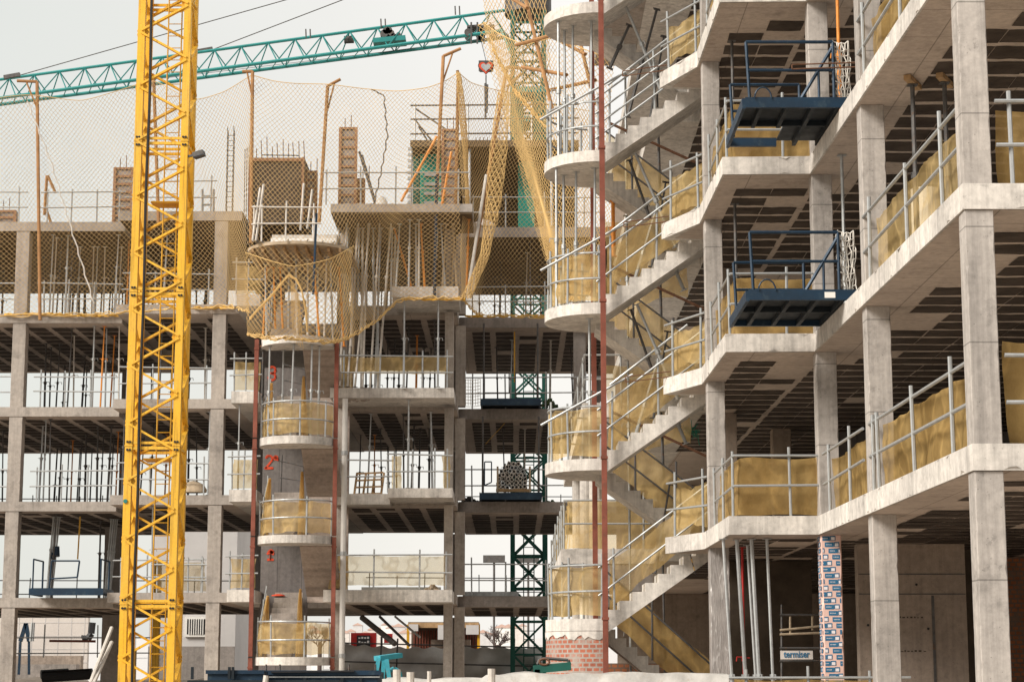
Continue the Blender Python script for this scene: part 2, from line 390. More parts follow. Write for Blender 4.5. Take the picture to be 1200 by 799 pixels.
# telescopic steel props; far ones are one mesh, near ones have parts
PROPC = {}
def prop_mb(h, r=.028, split=.55):
    a = MB().tube((0,0,.008), (0,0,h*split), r, 7).box(-.07,.07,-.07,.07,0,.008)
    b = MB().tube((0,0,h*split), (0,0,h-.008), r*.78, 7).box(-.07,.07,-.07,.07,h-.008,h)
    c = MB().tube((0,0,h*split-.045), (0,0,h*split+.04), r*1.45, 8).tube((-.10,0,h*split+.01), (.13,.03,h*split+.03), .009, 5).tube((.13,.03,h*split+.03),(.14,.03,h*split-.05),.009,5)
    return a, b, c
def far_prop(x, y, z, h, mat, label, group, tilt=(0, 0), split=.55, r=.028):
    k = (round(h, 2), mat, round(split, 1), r)
    if k not in PROPC:
        a, b, c = prop_mb(h, r, split); m = MB(); 
        for q in (a, b, c): m.add(q.v, q.f)
        o = m.build('steel_prop', mat, None, (0, 0, 0)); PROPC[k] = o
    else:
        o = PROPC[k].copy(); COL.objects.link(o)
    o.location = (x, y, z); o.rotation_euler = (tilt[0], tilt[1], random.uniform(0, 6)*0)
    return tag(o, label, 'prop', group)
def near_prop(p, q, label, group, mat='galv', r=.03, split=.5, flip=False):
    p, q = Vector(p), Vector(q); h = (q-p).length; t = thing('steel_prop', label, 'prop', p, group)
    a, b, c = prop_mb(h, r, split); ORG[t] = (0, 0, 0)
    a.build('outer_tube', mat, t); b.build('inner_tube', mat, t); c.build('collar', mat, t)
    ORG[t] = tuple(p); t.rotation_euler = (q-p).to_track_quat('Z', 'Y').to_euler()
    return t
def rope(mb, a, b, r, sag=0., n=8):
    a, b = Vector(a), Vector(b); pts = [a.lerp(b, i/n)-Vector((0, 0, 4*sag*(i/n)*(1-i/n))) for i in range(n+1)]
    return mb.path(pts, r, 5)
# ================================================================== ground
g = MB(); nx = 40
def gz(x, y): return wr(x, y, 0, .12, .15)
struct(MB().add([(-2500,-200,0),(2500,-200,0),(2500,4000,0),(-2500,4000,0)], [(0,1,2,3)]), 'ground', 'earth')

# ================================================================== right building
RB = thing('concrete_building', 'unfinished grey concrete building on the right with stepped floor edges and an outside stair', 'building', (12, 40, 0))
C0, C1, C2, C3, C4 = (5.17, 22.75), (4.97, 33.05), (3.52, 33.10), (3.47, 36.8), (2.87, 38.2)
OUT = [C0, C1, C2, C3, C4, (3.0, 38.27), (3.85, 38.27), (3.85, 40.62), (2.87, 40.62), (2.87, 57.2), (26, 57.2), (26, 22.75)]
for n in (1, 2, 3, 4, 5):
    z = Z(n)
    s = MB().prism(OUT[::-1], z-T, z).build('floor_slab', 'conc_pale', RB)
    ring = [C0, C1, C2, C3, C4]; fc = edge_face([(9.9, 22.75)]+ring, Z(n)-T-.002, Z(n)+.002); fc.build('edge_face', 'conc_pale', s, ORG[RB])
    # soffit skin of shuttered concrete, then the dark pot blocks between ribs
    inner = [(C0[0]+.03, C0[1]+.03), (C1[0]+.03, C1[1]+.03), (C2[0]+.03, C2[1]+.03), (C3[0]+.03, C3[1]+.03), (3.1, 38.1), (3.95, 38.2), (3.95, 57), (25.9, 57), (25.9, 22.8)]
    sk = MB().add([(x, y, z-T-.004) for x, y in inner], [tuple(range(len(inner)))])
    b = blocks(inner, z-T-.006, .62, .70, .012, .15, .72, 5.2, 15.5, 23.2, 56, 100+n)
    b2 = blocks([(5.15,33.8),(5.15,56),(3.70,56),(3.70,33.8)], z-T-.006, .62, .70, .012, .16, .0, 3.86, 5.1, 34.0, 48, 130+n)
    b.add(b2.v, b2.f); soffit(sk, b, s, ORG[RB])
# columns (floor n .. n+1)
def column(x0, x1, y0, y1, n, mat='conc_col', parent=None, top=None):
    z0 = 0 if n == 0 else Z(n)
    return chamfer_col(x0, x1, y0, y1, z0+.001, (top or Z(n+1)-T)-.008).build('column', mat, parent or RB)
for n in range(0, 5):
    column(5.19, 5.52, 22.78, 23.1, n)
    column(5.11, 5.46, 28.9, 29.23, n)
    if n: column(5.0, 5.34, 33.08, 33.4, n)
    if n: column(3.53, 3.85, 36.45, 36.75, n)
    column(10.9, 11.3, 23.0, 23.35, n); column(11.2, 11.6, 30, 30.4, n, 'conc_wall'); column(5.6, 6.0, 43.5, 43.9, n, 'conc_wall')
    column(11.2, 11.6, 38, 38.4, n, 'conc_wall'); column(4.2, 4.55, 40.9, 41.25, n, 'conc_wall')
chamfer_col(3.53, 3.88, 36.45, 36.8, 0, Z(1)-T-.006).build('column', 'film_column', RB)   # wrapped in clear film
# closing walls deep inside
for n in range(0, 5):
    z0 = .002 if n == 0 else Z(n)+.002; z1 = Z(n+1)-T-.012
    MB().box(2.9, 25.8, 56.4, 56.7, z0, z1).build('back_wall', 'conc_wall', RB)
    MB().box(25.2, 25.5, 23.2, 56.3, z0, z1).build('side_wall', 'conc_wall', RB)
for n in (2, 3, 4): MB().box(6.6, 10.9, 41.0, 41.25, Z(n)+.002, Z(n+1)-T-.014).build('inner_wall', 'conc_wall', RB)
MB().box(7.0, 11.2, 44.0, 44.25, Z(1)+.002, Z(2)-T-.014).build('inner_wall', 'conc_shutter', RB)
# ground floor shear wall with panel joints
sw = MB().box(5.95, 7.80, 35.2, 35.5, 0, Z(1)-T-.014).build('shear_wall', 'conc_wall', RB)
jt = MB()
for z in (3.02, 3.36): jt.box(5.96, 7.79, 35.192, 35.2, z, z+.018)
jt.box(7.20, 7.245, 35.188, 35.2, 0, 3.0); jt.build('panel_joint', 'steel_dark', sw, ORG[RB])
th = MB()
for x, z in ((6.95, 3.19), (6.45, 2.45), (7.13, 2.44), (6.1, 2.5)): th.tube((x, 35.185, z), (x, 35.2, z), .022, 8)
th.build('tie_hole', 'black', sw, ORG[RB])
sc_ = MB(); rr = random.Random(3)
for zz in (2.62, 2.05):      # faint pencilled setting-out marks
    x = 6.5
    while x < 7.05:
        w = rr.uniform(.02, .05); sc_.box(x, x+w, 35.192, 35.2, zz, zz+rr.uniform(.012, .03)); x += w+rr.uniform(.012, .04)
sc_.bar((6.5, 35.1985, 2.3), (6.52, 35.1985, 2.3), .002); sc_.build('pencil_marks', 'block', sw, ORG[RB])
MB().box(8.4, 20, 39, 39.2, 0, Z(1)-T-.014).build('brick_partition', 'brick_dark', RB)
# rear wing behind the stair
for n, x0 in ((1, 1.0), (2, 1.45)):
    w = MB().prism([(x0, 41.6), (2.865, 41.6), (2.865, 57.0), (x0, 57.0)], Z(n)-T, Z(n)).build('floor_slab', 'conc_pale', RB)
MB().box(1.95, 2.865, 41.2, 46.5, Z(5)-T, Z(5)).build('floor_slab', 'conc', RB)
for x, y in ((1.75, 42.2), (1.75, 48), (1.75, 54)):
    MB().tube((x, y, 0), (x, y, Z(1)-T-.004), .17, 16).build('round_column', 'conc_pale', RB, smooth=False)
    MB().tube((x, y, Z(1)+.002), (x, y, Z(2)-T-.004), .15, 16).build('round_column', 'conc_pale', RB)
MB().box(1.02, 2.86, 41.62, 41.8, Z(1)-T-.55, Z(1)-T-.004).build('edge_beam', 'conc_grey', RB)
for n, y0 in ((2, 41.62),): MB().box(1.47, 2.86, y0, y0+.18, Z(n)-T-.18, Z(n)-T-.004).build('edge_beam', 'conc_grey', RB)

# ---- outside stair: half landings and two flights a storey
LX, LY, LR = 1.72, 39.44, 1.10
def flight(u0, z0, u1, z1, nst, waist, a0, a1, fn):
    """solid stair flight from (u0,z0) up to (u1,z1) in the profile plane, a0..a1 across; fn(u,v,a) gives the point"""
    du = (u1-u0)/(nst-1); dz = (z1-z0)/nst; m = MB(); top = []; bot = []
    for i in range(nst-1): top.append((u0+du*i, u0+du*(i+1), z0+dz*(i+1)))
    b = lambda u: z0-waist*.75+(z1-dz-z0)*(u-u0)/(u1-u0)
    for i, (p, q, z) in enumerate(top):
        zb = z0 if i == 0 else top[i-1][2]
        vs = []
        for a in (a0, a1): vs += [fn(p, b(p), a), fn(q, b(q), a), fn(q, z, a), fn(p, z, a)]
        m.add(vs, [(0, 1, 2, 3), (7, 6, 5, 4), (0, 4, 5, 1), (3, 2, 6, 7)])
        m.add([fn(p, zb, a0), fn(p, zb, a1), fn(p, z, a1), fn(p, z, a0)], [(0, 1, 2, 3)])
    p, q = u1, u1+.12*(1 if u1 > u0 else -1); vs = []
    for a in (a0, a1): vs += [fn(p, b(p), a), fn(q, b(q), a), fn(q, z1, a), fn(p, z1, a)]
    m.add(vs, [(0, 1, 2, 3), (7, 6, 5, 4), (0, 4, 5, 1), (3, 2, 6, 7), (1, 5, 6, 2)])
    m.add([fn(p, z1-dz, a0), fn(p, z1-dz, a1), fn(p, z1, a1), fn(p, z1, a0)], [(0, 1, 2, 3)])
    m.add([fn(u0, b(u0), a0), fn(u0, b(u0), a1), fn(u0, z0, a1), fn(u0, z0, a0)], [(0, 1, 2, 3)])
    return m
for n in range(0, 6):
    hz = Z(n)-1.5+3.0 if n else Z(1)-1.5     # landing between floor n and n+1
    if n == 0: hz = Z(1)-1.5
    arc = [(LX-LR*math.sin(a)*.98, LY-LR*math.cos(a)) for a in [math.pi*i/24 for i in range(25)]]
    if n < 5:
        zz = hz
        MB().prism(arc+[(LX+.05, LY+LR), (LX+.05, LY-LR)][::1], zz-.22, zz).build('stair_landing', 'conc_pale', RB)
        # front flight up to the floor above (n+1)
        if n < 5:
            flight(LX+.06, zz, 3.70, Z(n+1), 9, .34, LY-LR+.03, LY-.05, lambda u, v, a: (u, a, v)).build('stair_flight', 'conc_pale', RB)
        # back flight from the landing down to the floor below (n)
        zl = Z(n) if n else 0.0
        ns = 9 if n else 16
        flight(3.70 if n else 4.9, zl, LX+.06, zz, ns, .30, LY+.06, LY+LR-.02, lambda u, v, a: (u, a, v)).build('stair_flight', 'conc_pale', RB)
# brick drum under the lowest landing
zz = Z(1)-1.5
bd = MB(); uvs = []
n_ = 48; arcl = [(LX-.02-(LR-.03)*math.sin(a)*.98, LY-(LR-.03)*math.cos(a)) for a in [math.pi*i/n_ for i in range(n_+1)]]
ring = arcl
bd.v = [(x, y, 0) for x, y in ring]+[(x, y, zz-.225) for x, y in ring]
bd.f = [(i, i+1, n_+2+i, n_+1+i) for i in range(n_)]
o = bd.build('brick_base', 'brick', RB)
def uv_arc(o, ring, z1):
    uv = o.data.uv_layers.new(name='UVMap'); d = [0]
    for a, b in zip(ring, ring[1:]): d.append(d[-1]+math.dist(a, b))
    k = len(ring)
    for l in o.data.loops:
        i = l.vertex_index; uv.data[l.index].uv = (d[i % k], 0 if i < k else z1)
uv_arc(o, ring, zz-.225)
pb = MB(); rr = random.Random(5); lo = [zz-.225-.07-.06*noise.noise(Vector((i*.4, 0, 0)))-rr.uniform(0, .09) for i in range(n_+1)]
r2 = [(LX-.02-(LR-.014)*math.sin(a)*.98, LY-(LR-.014)*math.cos(a)) for a in [math.pi*i/n_ for i in range(n_+1)]]
pb.v = [(x, y, lo[i]) for i, (x, y) in enumerate(r2)]+[(x, y, zz-.228) for x, y in r2]; pb.f = [(i, i+1, n_+2+i, n_+1+i) for i in range(n_)]
pb.build('plaster_band', 'conc_pale', o, ORG[RB])
def box_uv(o):
    uv = o.data.uv_layers.new(name='UVMap')
    for p in o.data.polygons:
        for li in p.loop_indices:
            c = o.data.vertices[o.data.loops[li].vertex_index].co; uv.data[li].uv = (c.x+c.y, c.z)
for q in list(RB.children):
    if q.name.startswith('brick_partition'): box_uv(q)
MB().box(3.9, 5.9, 40.3, 40.5, 0, Z(1)-T-.02).build('shade_panel', 'ply_dark', RB); MB().box(7.85, 8.39, 36.5, 36.7, 0, Z(1)-T-.02).build('shade_panel', 'ply_dark', RB)  # added dark panels stand in for the deep shade inside the bay
q = MB().box(1.8, 3.4, 41.3, 41.5, 0, 1.9).build('brick_partition', 'brick_dark', RB); box_uv(q)

# ---- red steel posts beside the stair
for x, y, lab in ((1.735, 38.14, 'tall brick-red square steel post in front of the right stair, full height of the photo'),
                  (1.66, 40.75, 'shaded brick-red steel post behind the landings of the right stair')):
    t = thing('steel_post', lab, 'post', (x, y, 0), 'red steel posts of the stairs')
    MB().box(x-.05, x+.05, y-.05, y+.05, 0, 16.0).build('shaft', 'rust', t)
    for n in range(0, 5):
        zz = Z(n+1)-1.5
        MB().box(x-.066, x+.066, y-.066, y+.066, zz-.03, zz+.02).build('joint_collar', 'rust', t)

# ---- guardrails and netting along the near edge
def edge(a, b, t0, t1, z, inset=.06):
    A = Vector((*a, z)); B = Vector((*b, z)); return [A.lerp(B, t0)+Vector((inset, 0, 0)), A.lerp(B, t1)+Vector((inset, 0, 0))]
GW = {1: 'first', 2: 'second', 3: 'third', 4: 'fourth'}
for n in (1, 2, 3, 4):
    e = edge(C0, C1, .06, .575, Z(n)); f = GW[n]
    guardrail(e, (.10, .5, .93, 1.0) if n == 1 else (.12, .5, .97), f'sloping-looking guardrail between the nearest and middle columns, right building {f} floor', ext=.3, r=.028)
    debris_net([p+Vector((.09, 0, 0)) for p in e], .02, .95, f'rippled ochre net between nearest and middle columns, right building {f} floor', 'debris_dense' if n != 2 else 'debris', (.04, 0), .07, 60, 16, .06, seed=n)
    e = edge(C0, C1, .66, .97, Z(n))
    if n not in (2, 3):
        guardrail(e, (.3, .85), f'short guardrail between middle and far corner columns, right building {f} floor', ext=.1, r=.026)
        debris_net([p+Vector((.09, 0, 0)) for p in e], .0, .9, f'short ochre net between middle and far corner columns, right building {f} floor', 'debris_dense', (.04, 0), .07, 40, 14, .05, seed=n+10)
    # far corner front face (C1..C2) and its return
    e = [Vector((3.60, 36.2, Z(n))), Vector((3.62, 33.2, Z(n))), Vector((4.98, 33.16, Z(n)))]
    guardrail(e, (.02, .33, .66, .9), f'guardrail round the stepped corner bay, right building {f} floor', r=.024, ext=.02)
    debris_net([p+Vector((.05, .05, 0)) for p in e], .02, .98, f'ochre net round the stepped corner bay, right building {f} floor', 'debris_dense', (.02, .03), .06, 60, 14, .06, seed=n+20)
    # frontal run right of the near column
    e = [Vector((5.62, 22.86, Z(n))), Vector((9.5, 22.86, Z(n)))]
    guardrail(e, (.04, .3, .6, .9) if n == 2 else (.15, .5, .9), f'guardrail facing the camera right of the nearest column, right building {f} floor', r=.028, ext=.03)
    debris_net([p+Vector((0, .08, 0)) for p in e], .0, .95 if n > 1 else 1.2, f'ochre net facing the camera right of the nearest column, {f} floor', 'debris_dense', (0, .05), .07, 50, 14, .05, seed=n+30)
    # slab nose at the stair (C4)
    e = [Vector((3.50, 36.95, Z(n))), Vector((2.95, 38.12, Z(n)))]
    guardrail(e, (.05, .85), f'two-post guardrail on the slab nose beside the stair, right building {f} floor', r=.024, ext=.1)
    if n in (1, 2, 3, 4): debris_net([p+Vector((.04, .04, 0)) for p in e], .1, .95, f'hanging ochre net on the slab nose beside the stair, right building {f} floor', 'debris', (.03, .03), .05, 26, 14, .2, seed=n+40)
# ground rail below the corner bay
e = [Vector((3.4, 31.6, 0.75)), Vector((5.6, 31.6, .75))]
guardrail(e, (.08, .52, .95), 'guardrail standing before the ground floor props under the corner bay', heights=(.35, .86), r=.024, ph=1.0, ext=.5)
debris_net([p+Vector((0, .06, 0)) for p in e], -.7, .84, 'ochre net before the ground floor props under the corner bay', 'debris_dense', (0, .03), .05, 40, 14, .05, seed=55)

# ---- stair guardrails and nets
for n in range(0, 5):
    hz = Z(n+1)-1.5; f = FL[n]; half = f'half landing above the {f} floor' if n else 'lowest half landing'
    arc = [Vector((LX-(LR-.06)*math.sin(a)*.98, LY-(LR-.06)*math.cos(a), hz)) for a in [math.pi*.93*i/18 for i in range(19)]]
    if n < 4: guardrail([Vector((LX+.02, LY-LR+.06, hz))]+arc[1:], (.02, .24, .42, .6, .8, .97), f'curved guardrail of the right stair, {half}', r=.022, ext=.05)
    if n in (0, 1, 2): debris_net(arc, .04, 1.0, f'ochre net round the right stair, {half}', 'debris', (.02, .03), .07, 60, 16, .08, seed=n+60, u0=.0, u1=.75 if n else .6)
    # front flight
    e = [Vector((LX+.1, LY-LR+.08, hz+.1)), Vector((3.75, LY-LR+.08, Z(n+1)+.05))]
    if n < 4: guardrail(e, (.04, .5, .98) if n else (.05, .98), f'inclined guardrail on the front flight of the right stair, {f} to {FL[n+1]} floor', heights=(.48, 1.0) if n < 3 else (.3, .55, .8, 1.05), r=.022, ext=.25)
    if n < 3: debris_net([p+Vector((0, .05, 0)) for p in e], .12, .98, f'ochre net on the front flight of the right stair, {f} to {FL[n+1]} floor', 'debris', (0, .03), .07, 50, 14, .10, seed=n+70)
    # back flight (below the landing)
    e = [Vector((LX+.2, LY+LR-.1, hz)), Vector((3.7 if n else 4.7, LY+LR-.1, (Z(n) if n else .1)+.1))]
    if n < 4:
        guardrail(e, (.3, .75), f'dark inclined guardrail on the back flight of the right stair, {f} floor', mat='steel_dark', r=.022, ext=.1, heights=(.45, .95))
        debris_net([p+Vector((0, .05, 0)) for p in e], .0, 1.0, f'ochre net behind the back flight of the right stair, {f} floor', 'debris' if n else 'debris_dense', (0, .03), .06, 40, 14, .08, seed=n+80)
# rear wing nets
e = [Vector((1.08, 56.0, Z(1))), Vector((1.08, 41.7, Z(1))), Vector((2.85, 41.7, Z(1)))]
guardrail(e, (.05, .2, .35, .5, .62, .74, .84, .99), 'long guardrail round the rear wing behind the right stair, first floor', r=.022)
debris_net([p+Vector((.06, .06, 0)) for p in e], .0, 1.02, 'ochre net round the rear wing behind the right stair, first floor', 'debris', (.02, .03), .05, 80, 12, .06, seed=91)
e = [Vector((1.5, 52.0, Z(2))), Vector((1.5, 41.7, Z(2))), Vector((2.85, 41.7, Z(2)))]
guardrail(e, (.1, .5, .8, .95), 'guardrail on the rear wing behind the right stair, second floor', r=.022)

# ---- props around the right stair
pk = 'props under the landings and flights of the right stair'
for n, xs in ((2, (.87, 1.02, 1.25, 1.6)), (3, (.92, 1.05, 1.2, 1.55)), (1, (1.5,))):
    z0, z1 = Z(n+1)-1.5, Z(n+2)-1.5-.22
    for i, x in enumerate(xs):
        near_prop((x, LY-.35+.3*((i*2) % 3)-.2, z0), (x+.01*i, LY-.35+.3*((i*2) % 3)-.2, z1), f'upright galvanised prop between half landings above {FL[n]} and {FL[n+1]} floor, {ORD[i+1]} from left', pk, r=.034, split=.48)
for n in (1, 2, 3, 4):
    z = Z(n); a = [((2.45, 38.75, z-.85), (2.0, 38.75, z+.75)), ((2.15, 38.9, z+.95-1.0), (2.62, 38.9, z-1.02))]
    if n in (2, 3):
        near_prop((3.2, 38.9, z-.3), (2.42, 38.8, z+1.55), f'long prop leaning left across the {FL[n]} floor opening of the right stair', pk, r=.036)
        near_prop((2.95, 39.2, z-.35), (2.32, 39.1, z+1.5), f'second prop leaning left beside the longest, {FL[n]} floor of the right stair', pk, mat='steel_dark', r=.034)
        near_prop((2.30, 39.0, z-1.25), (2.82, 39.0, z+.45), f'prop leaning right under the front flight, {FL[n]} floor of the right stair', pk, mat='galv', r=.034)
    if n == 4:
        near_prop((2.95, 39.0, z-.1), (2.2, 38.9, z+1.75), 'long prop leaning left across the topmost opening of the right stair', pk, r=.036)
        near_prop((2.3, 39.2, z-.6), (2.9, 39.1, z+1.6), 'dark prop crossing behind the long one at the topmost stair opening', pk, mat='steel_dark', r=.034)
        near_prop((1.95, 39.2, z+.4), (2.35, 39.2, z+1.3), 'short dark prop under the topmost landing of the right stair', pk, mat='steel_dark', r=.036)
for n in (2, 3):
    near_prop((3.35, 38.95, Z(n)-1.15+.0), (3.05, 38.95, Z(n)+.0-.42), f'prop propping the underside of the front flight below the {FL[n]} floor', pk, r=.034)
for n in (1, 2, 3, 4):
    f = FL[n]
    near_prop((2.75, 39.3, Z(n)-.62), (3.05, 39.3, Z(n)+1.1), f'thin strut leaning right beside the slab nose, {f} floor of the right stair', pk, mat='steel_dark', r=.026)
    if n > 1:
        single(MB().tube((1.9, 39.0, Z(n)+.0), (3.4, 38.85, Z(n)+1.15), .026, 6), 'scaffold_tube', 'galv', f'loose tube rising to the right across the {f} floor stair opening', 'tube')
        single(MB().tube((.55, 38.5, Z(n)-.85), (2.3, 38.3, Z(n)+.1), .024, 6), 'scaffold_tube', 'galv', f'loose tube projecting left past the half landing below the {f} floor', 'tube')
        single(MB().tube((2.0, 40.7, Z(n)-.3), (3.9, 40.7, Z(n)-1.2), .03, 6), 'scaffold_tube', 'rebar', f'dark tube sloping down behind the back flight, {f} floor of the right stair', 'tube')
    near_prop((2.35, 40.75, Z(n)-1.9 if n > 1 else 0), (2.35, 40.75, Z(n)+.75), f'grey prop standing behind the flights, {f} floor of the right stair', pk, mat='galv', r=.03)
    near_prop((3.05, 40.85, Z(n)-1.9 if n > 1 else 0), (3.0, 40.85, Z(n)+1.0), f'dark prop standing behind the flights, {f} floor of the right stair', pk, mat='steel_dark', r=.03)
for n in (2, 3):
    e = [Vector((1.9, 41.0, Z(n)-1.2)), Vector((3.6, 41.0, Z(n)-.9))]
    debris_net(e, 0, 1.9, f'large ochre net hanging behind the right stair below the {FL[n+1]} floor', 'debris', (0, .03), .08, 50, 20, .2, seed=n+95)
# orange jack and extra dark struts at the third floor stair
near_prop((2.05, 40.3, Z(3)-.2), (2.05, 40.3, Z(3)+.95), 'orange prop standing behind the stair at the third floor', pk, mat='prop_orange', r=.05)

# ---- props under the corner bay, ground floor
pk = 'tall galvanised props on the ground floor under the corner bay'
for i, (xb, xt, y, nm) in enumerate(((858, 848, 33.8, 'leftmost'), (874, 864, 34.0, 'thickest second'), (886, 876, 35.4, 'third, set back,'), (890, 881, 33.9, 'fourth, stickered'), (906, 899, 33.8, 'rightmost'))):
    p = W(xb, 799, y); q = W(xt, 640, y); d = (q-p)/(q.z-p.z); zt = Z(1)-T-.02
    near_prop(p-d*p.z, p+d*(zt-p.z), f'{nm} galvanised prop under the first floor corner bay, right building', pk, r=.045 if i in (1, 3) else .034, split=.42)
near_prop((4.08, 36.2, 0), (4.08, 36.2, Z(1)-T-.01), 'red rusty prop behind the galvanised ones under the corner bay', pk, mat='red', r=.03)
# props between floors at the near edge
pk = 'props standing just inside the floor edge of the right building'
for n in (2, 3):
    for i, (x, y) in enumerate(((5.62, 27.6), (6.05, 27.5))):
        near_prop((x, y, Z(n)), (x, y, Z(n+1)-T-.09), f'{"left" if i == 0 else "right"} of two dark props with timber heads behind the net, right building {GW[n]} floor', pk, mat='steel_dark', r=.042)
        bx = MB().bar((x-.12, y-.25, Z(n+1)-T-.05), (x+.14, y+.28, Z(n+1)-T-.05), .10, .07)
        single(bx, 'timber_block', 'wood', f'short timber block on the {"left" if i == 0 else "right"} dark prop, right building {GW[n]} floor', 'timber')
    near_prop((5.30, 31.8, Z(n)), (5.30, 31.8, Z(n+1)-T-.01), f'prop with {"orange" if n == 3 else "grey"} tube beside the blue platform net, {GW[n]} floor', pk, mat='prop_orange' if n == 3 else 'galv', r=.035)
    near_prop((3.95, 35.2, Z(n)), (3.95, 35.2, Z(n+1)-T-.01), f'dark prop in the corner bay behind the blue platform, {GW[n]} floor', pk, mat='steel_dark', r=.035)
single(MB().tube((5.95, 28.6, Z(2)), (5.95, 28.6, Z(2)+1.35), .20, 18), 'plastic_pipe', 'pvc', 'pale plastic pipe standing upright behind the net, right building second floor', 'pipe')
# thin rebar hoops sticking from the slab edges at the stair
for n in (2, 3, 4, 5):
    hz = Z(n)-.02 if n != 5 else Z(4)+1.0
    t = MB(); p = Vector((2.9, 38.05, Z(n)+.02)); 
    for dz in (0, .10): t.tube(p+Vector((.1, .0, dz)), p+Vector((-.75, .15, dz-.1+.02)), .011, 5)
    t.tube(p+Vector((-.75, .15, -.08)), p+Vector((-.75, .15, .02)), .011, 5)
    single(t, 'rebar_hoop', 'rebar', f'rusty rebar hoop sticking out of the slab nose at the stair, {FL[n]} floor', 'rebar', 'rebar hoops at the stair')

# ---- blue loading platforms on the right building
def side_net(t, p0, p1, h):
    m = MB(); a, b = Vector(p0), Vector(p1); rn = random.Random(4); nu, nv = 8, 9
    P = [[a.lerp(b, i/nu)+Vector((rn.uniform(-.02,.02), rn.uniform(-.03,.03), h*j/nv+rn.uniform(-.02,.02)-.06*math.sin(math.pi*i/nu))) for i in range(nu+1)] for j in range(nv+1)]
    for j in range(nv+1):
        for i in range(nu+1):
            if i < nu: m.tube(P[j][i], P[j][i+1], .009, 4)
            if j < nv: m.tube(P[j][i], P[j+1][i], .009, 4)
    m.build('side_net', 'white_net', t)
for n, gap in ((2, False), (3, True)):
    z = Z(n)+.03; x0, x1, y0, y1 = 3.58, 5.04, 30.2, 32.5; f = GW[n]
    t = thing('loading_platform', f'dark blue cantilevered platform on the {f} floor edge, ' + ('with a gap in its deck' if gap else 'small white plate on its beam'), 'loading platform', (4.2, 31.3, z), 'blue loading platforms')
    MB().box(x0, x1+.35, y0, y0+.07, z, z+.16).build('front_beam', 'blue', t)
    MB().box(x0-.0, (4.35 if gap else x1), y1, y1+.07, z, z+.14).build('rear_beam', 'blue', t)
    MB().box(x0-.05, x0, y0, y1+.07, z-.02, z+.14).build('end_beam', 'blue', t)
    d = MB()
    if gap: d.box(x0+.01, x1, y0+.08, 31.35, z+.09, z+.12).box(4.35, x1, 31.36, y1, z+.09, z+.12)
    else: d.box(x0+.01, x1, y0+.08, y1-.01, z+.09, z+.12)
    d.build('deck', 'blue_dark', t)
    for x in (3.8, 4.2, 4.6, 4.98): MB().box(x, x+.06, y0+.08, y1-.005 if not (gap and x < 4.3) else 31.4, z+.0, z+.085).build('joist', 'blue_dark', t)
    MB().box(x0+.01, x1, 31.3, 31.36, z+.01, z+.088).build('cross_beam', 'blue_dark', t)
    for y, s in ((y0+.04, 0), (y1+.03, 1)):
        xa, xb = x0+.07, (4.95 if s == 0 else 4.75)
        r_ = MB().tube((xa, y, z+.16), (xa-.04, y, z+1.05), .026, 6).tube((xa-.04, y, z+1.05), (xb, y, z+1.05), .026, 6).tube((xa-.02, y, z+.60), (xb, y, z+.60), .024, 6)
        r_.tube((xb, y, z+.16), (xb, y, z+1.05), .026, 6); r_.build('side_rail', 'blue', t)
    MB().tube((4.45, y0+.05, z+.16), (4.95, y0+.05, z+.98), .03, 6).tube((4.72, y0+.05, z+.16), (4.72, y0+.05, z+.62), .022, 6).build('brace', 'blue', t)
    h = MB(); pts = [Vector((3.72+.13-.13*math.cos(a), y0-.02, z+.14+.17*math.sin(a))) for a in [math.pi*i/8 for i in range(9)]]; h.path(pts, .012, 5); h.build('lifting_eye', 'blue', t)
    side_net(t, (4.95, y0+.1, z+.16), (5.22, y0+.15, z+.16), .95)
    if not gap: MB().box(4.72, 4.88, y0-.006, y0, z+.03, z+.12).build('plate', 'white', t)
t = MB()
for dz in (0, .07): t.tube((4.3, 30.15, Z(3)+.62+dz), (5.5, 30.15, Z(3)+.66+dz), .012, 5)
t.tube((4.3, 30.15, Z(3)+.62), (4.3, 30.15, Z(3)+.69), .012, 5)
single(t, 'rebar_hoop', 'rebar', 'rusty rebar hoop hanging over the upper blue loading platform', 'rebar', 'rebar hoops at the stair')

# ---- wrapped column with printed film (ground floor, corner C1)
n0 = len(COL.objects)
wc = chamfer_col(5.0, 5.34, 33.08, 33.4, .001, Z(1)-T-.008, .03).build('wrapped_column', 'pink', RB)
pr = MB(); pw = MB(); rn = random.Random(9)
def on_wrap(u, z, o=.004):      # u runs along the left face then the front face
    return (5.0-o, 33.37-u, z) if u < .29 else (5.03+(u-.32), 33.08-o, z)
row = 0; zz = 3.80
while zz > 1.15:
    off = (row*.058) % .30-.30
    while off < .62:
        a, b, c = off, off+.145, off+.235
        for s0, s1, m, o in ((a, b, pr, .004), (b+.004, c, pr, .004), (b+.018, c-.014, pw, .007), (a+.022, b-.03, pw, .007)):
            s0, s1 = max(.0, s0), min(.60, s1)
            if m is pw and o == .007 and s0 < off+.1: h0, h1 = .030, .044
            elif m is pw: h0, h1 = .012, .060
            else: h0, h1 = (.0, .074) if s0 < b-.001 else (.004, .080)
            for lo_, hi_ in ((0, .288), (.322, .60)):
                p, q = max(s0, lo_), min(s1, hi_)
                if q-p > .012 and m is pw and h1 == .044:
                    g_ = p
                    while g_ < q-.008: m.add([on_wrap(g_, zz+h0, o), on_wrap(g_+.008, zz+h0, o), on_wrap(g_+.008, zz+h1, o), on_wrap(g_, zz+h1, o)], [(0,1,2,3)]); g_ += rn.uniform(.012, .019)
                elif q-p > .012: m.add([on_wrap(p, zz+h0, o), on_wrap(q, zz+h0, o), on_wrap(q, zz+h1, o), on_wrap(p, zz+h1, o)], [(0,1,2,3)])
        off += .30
    zz -= .10; row += 1
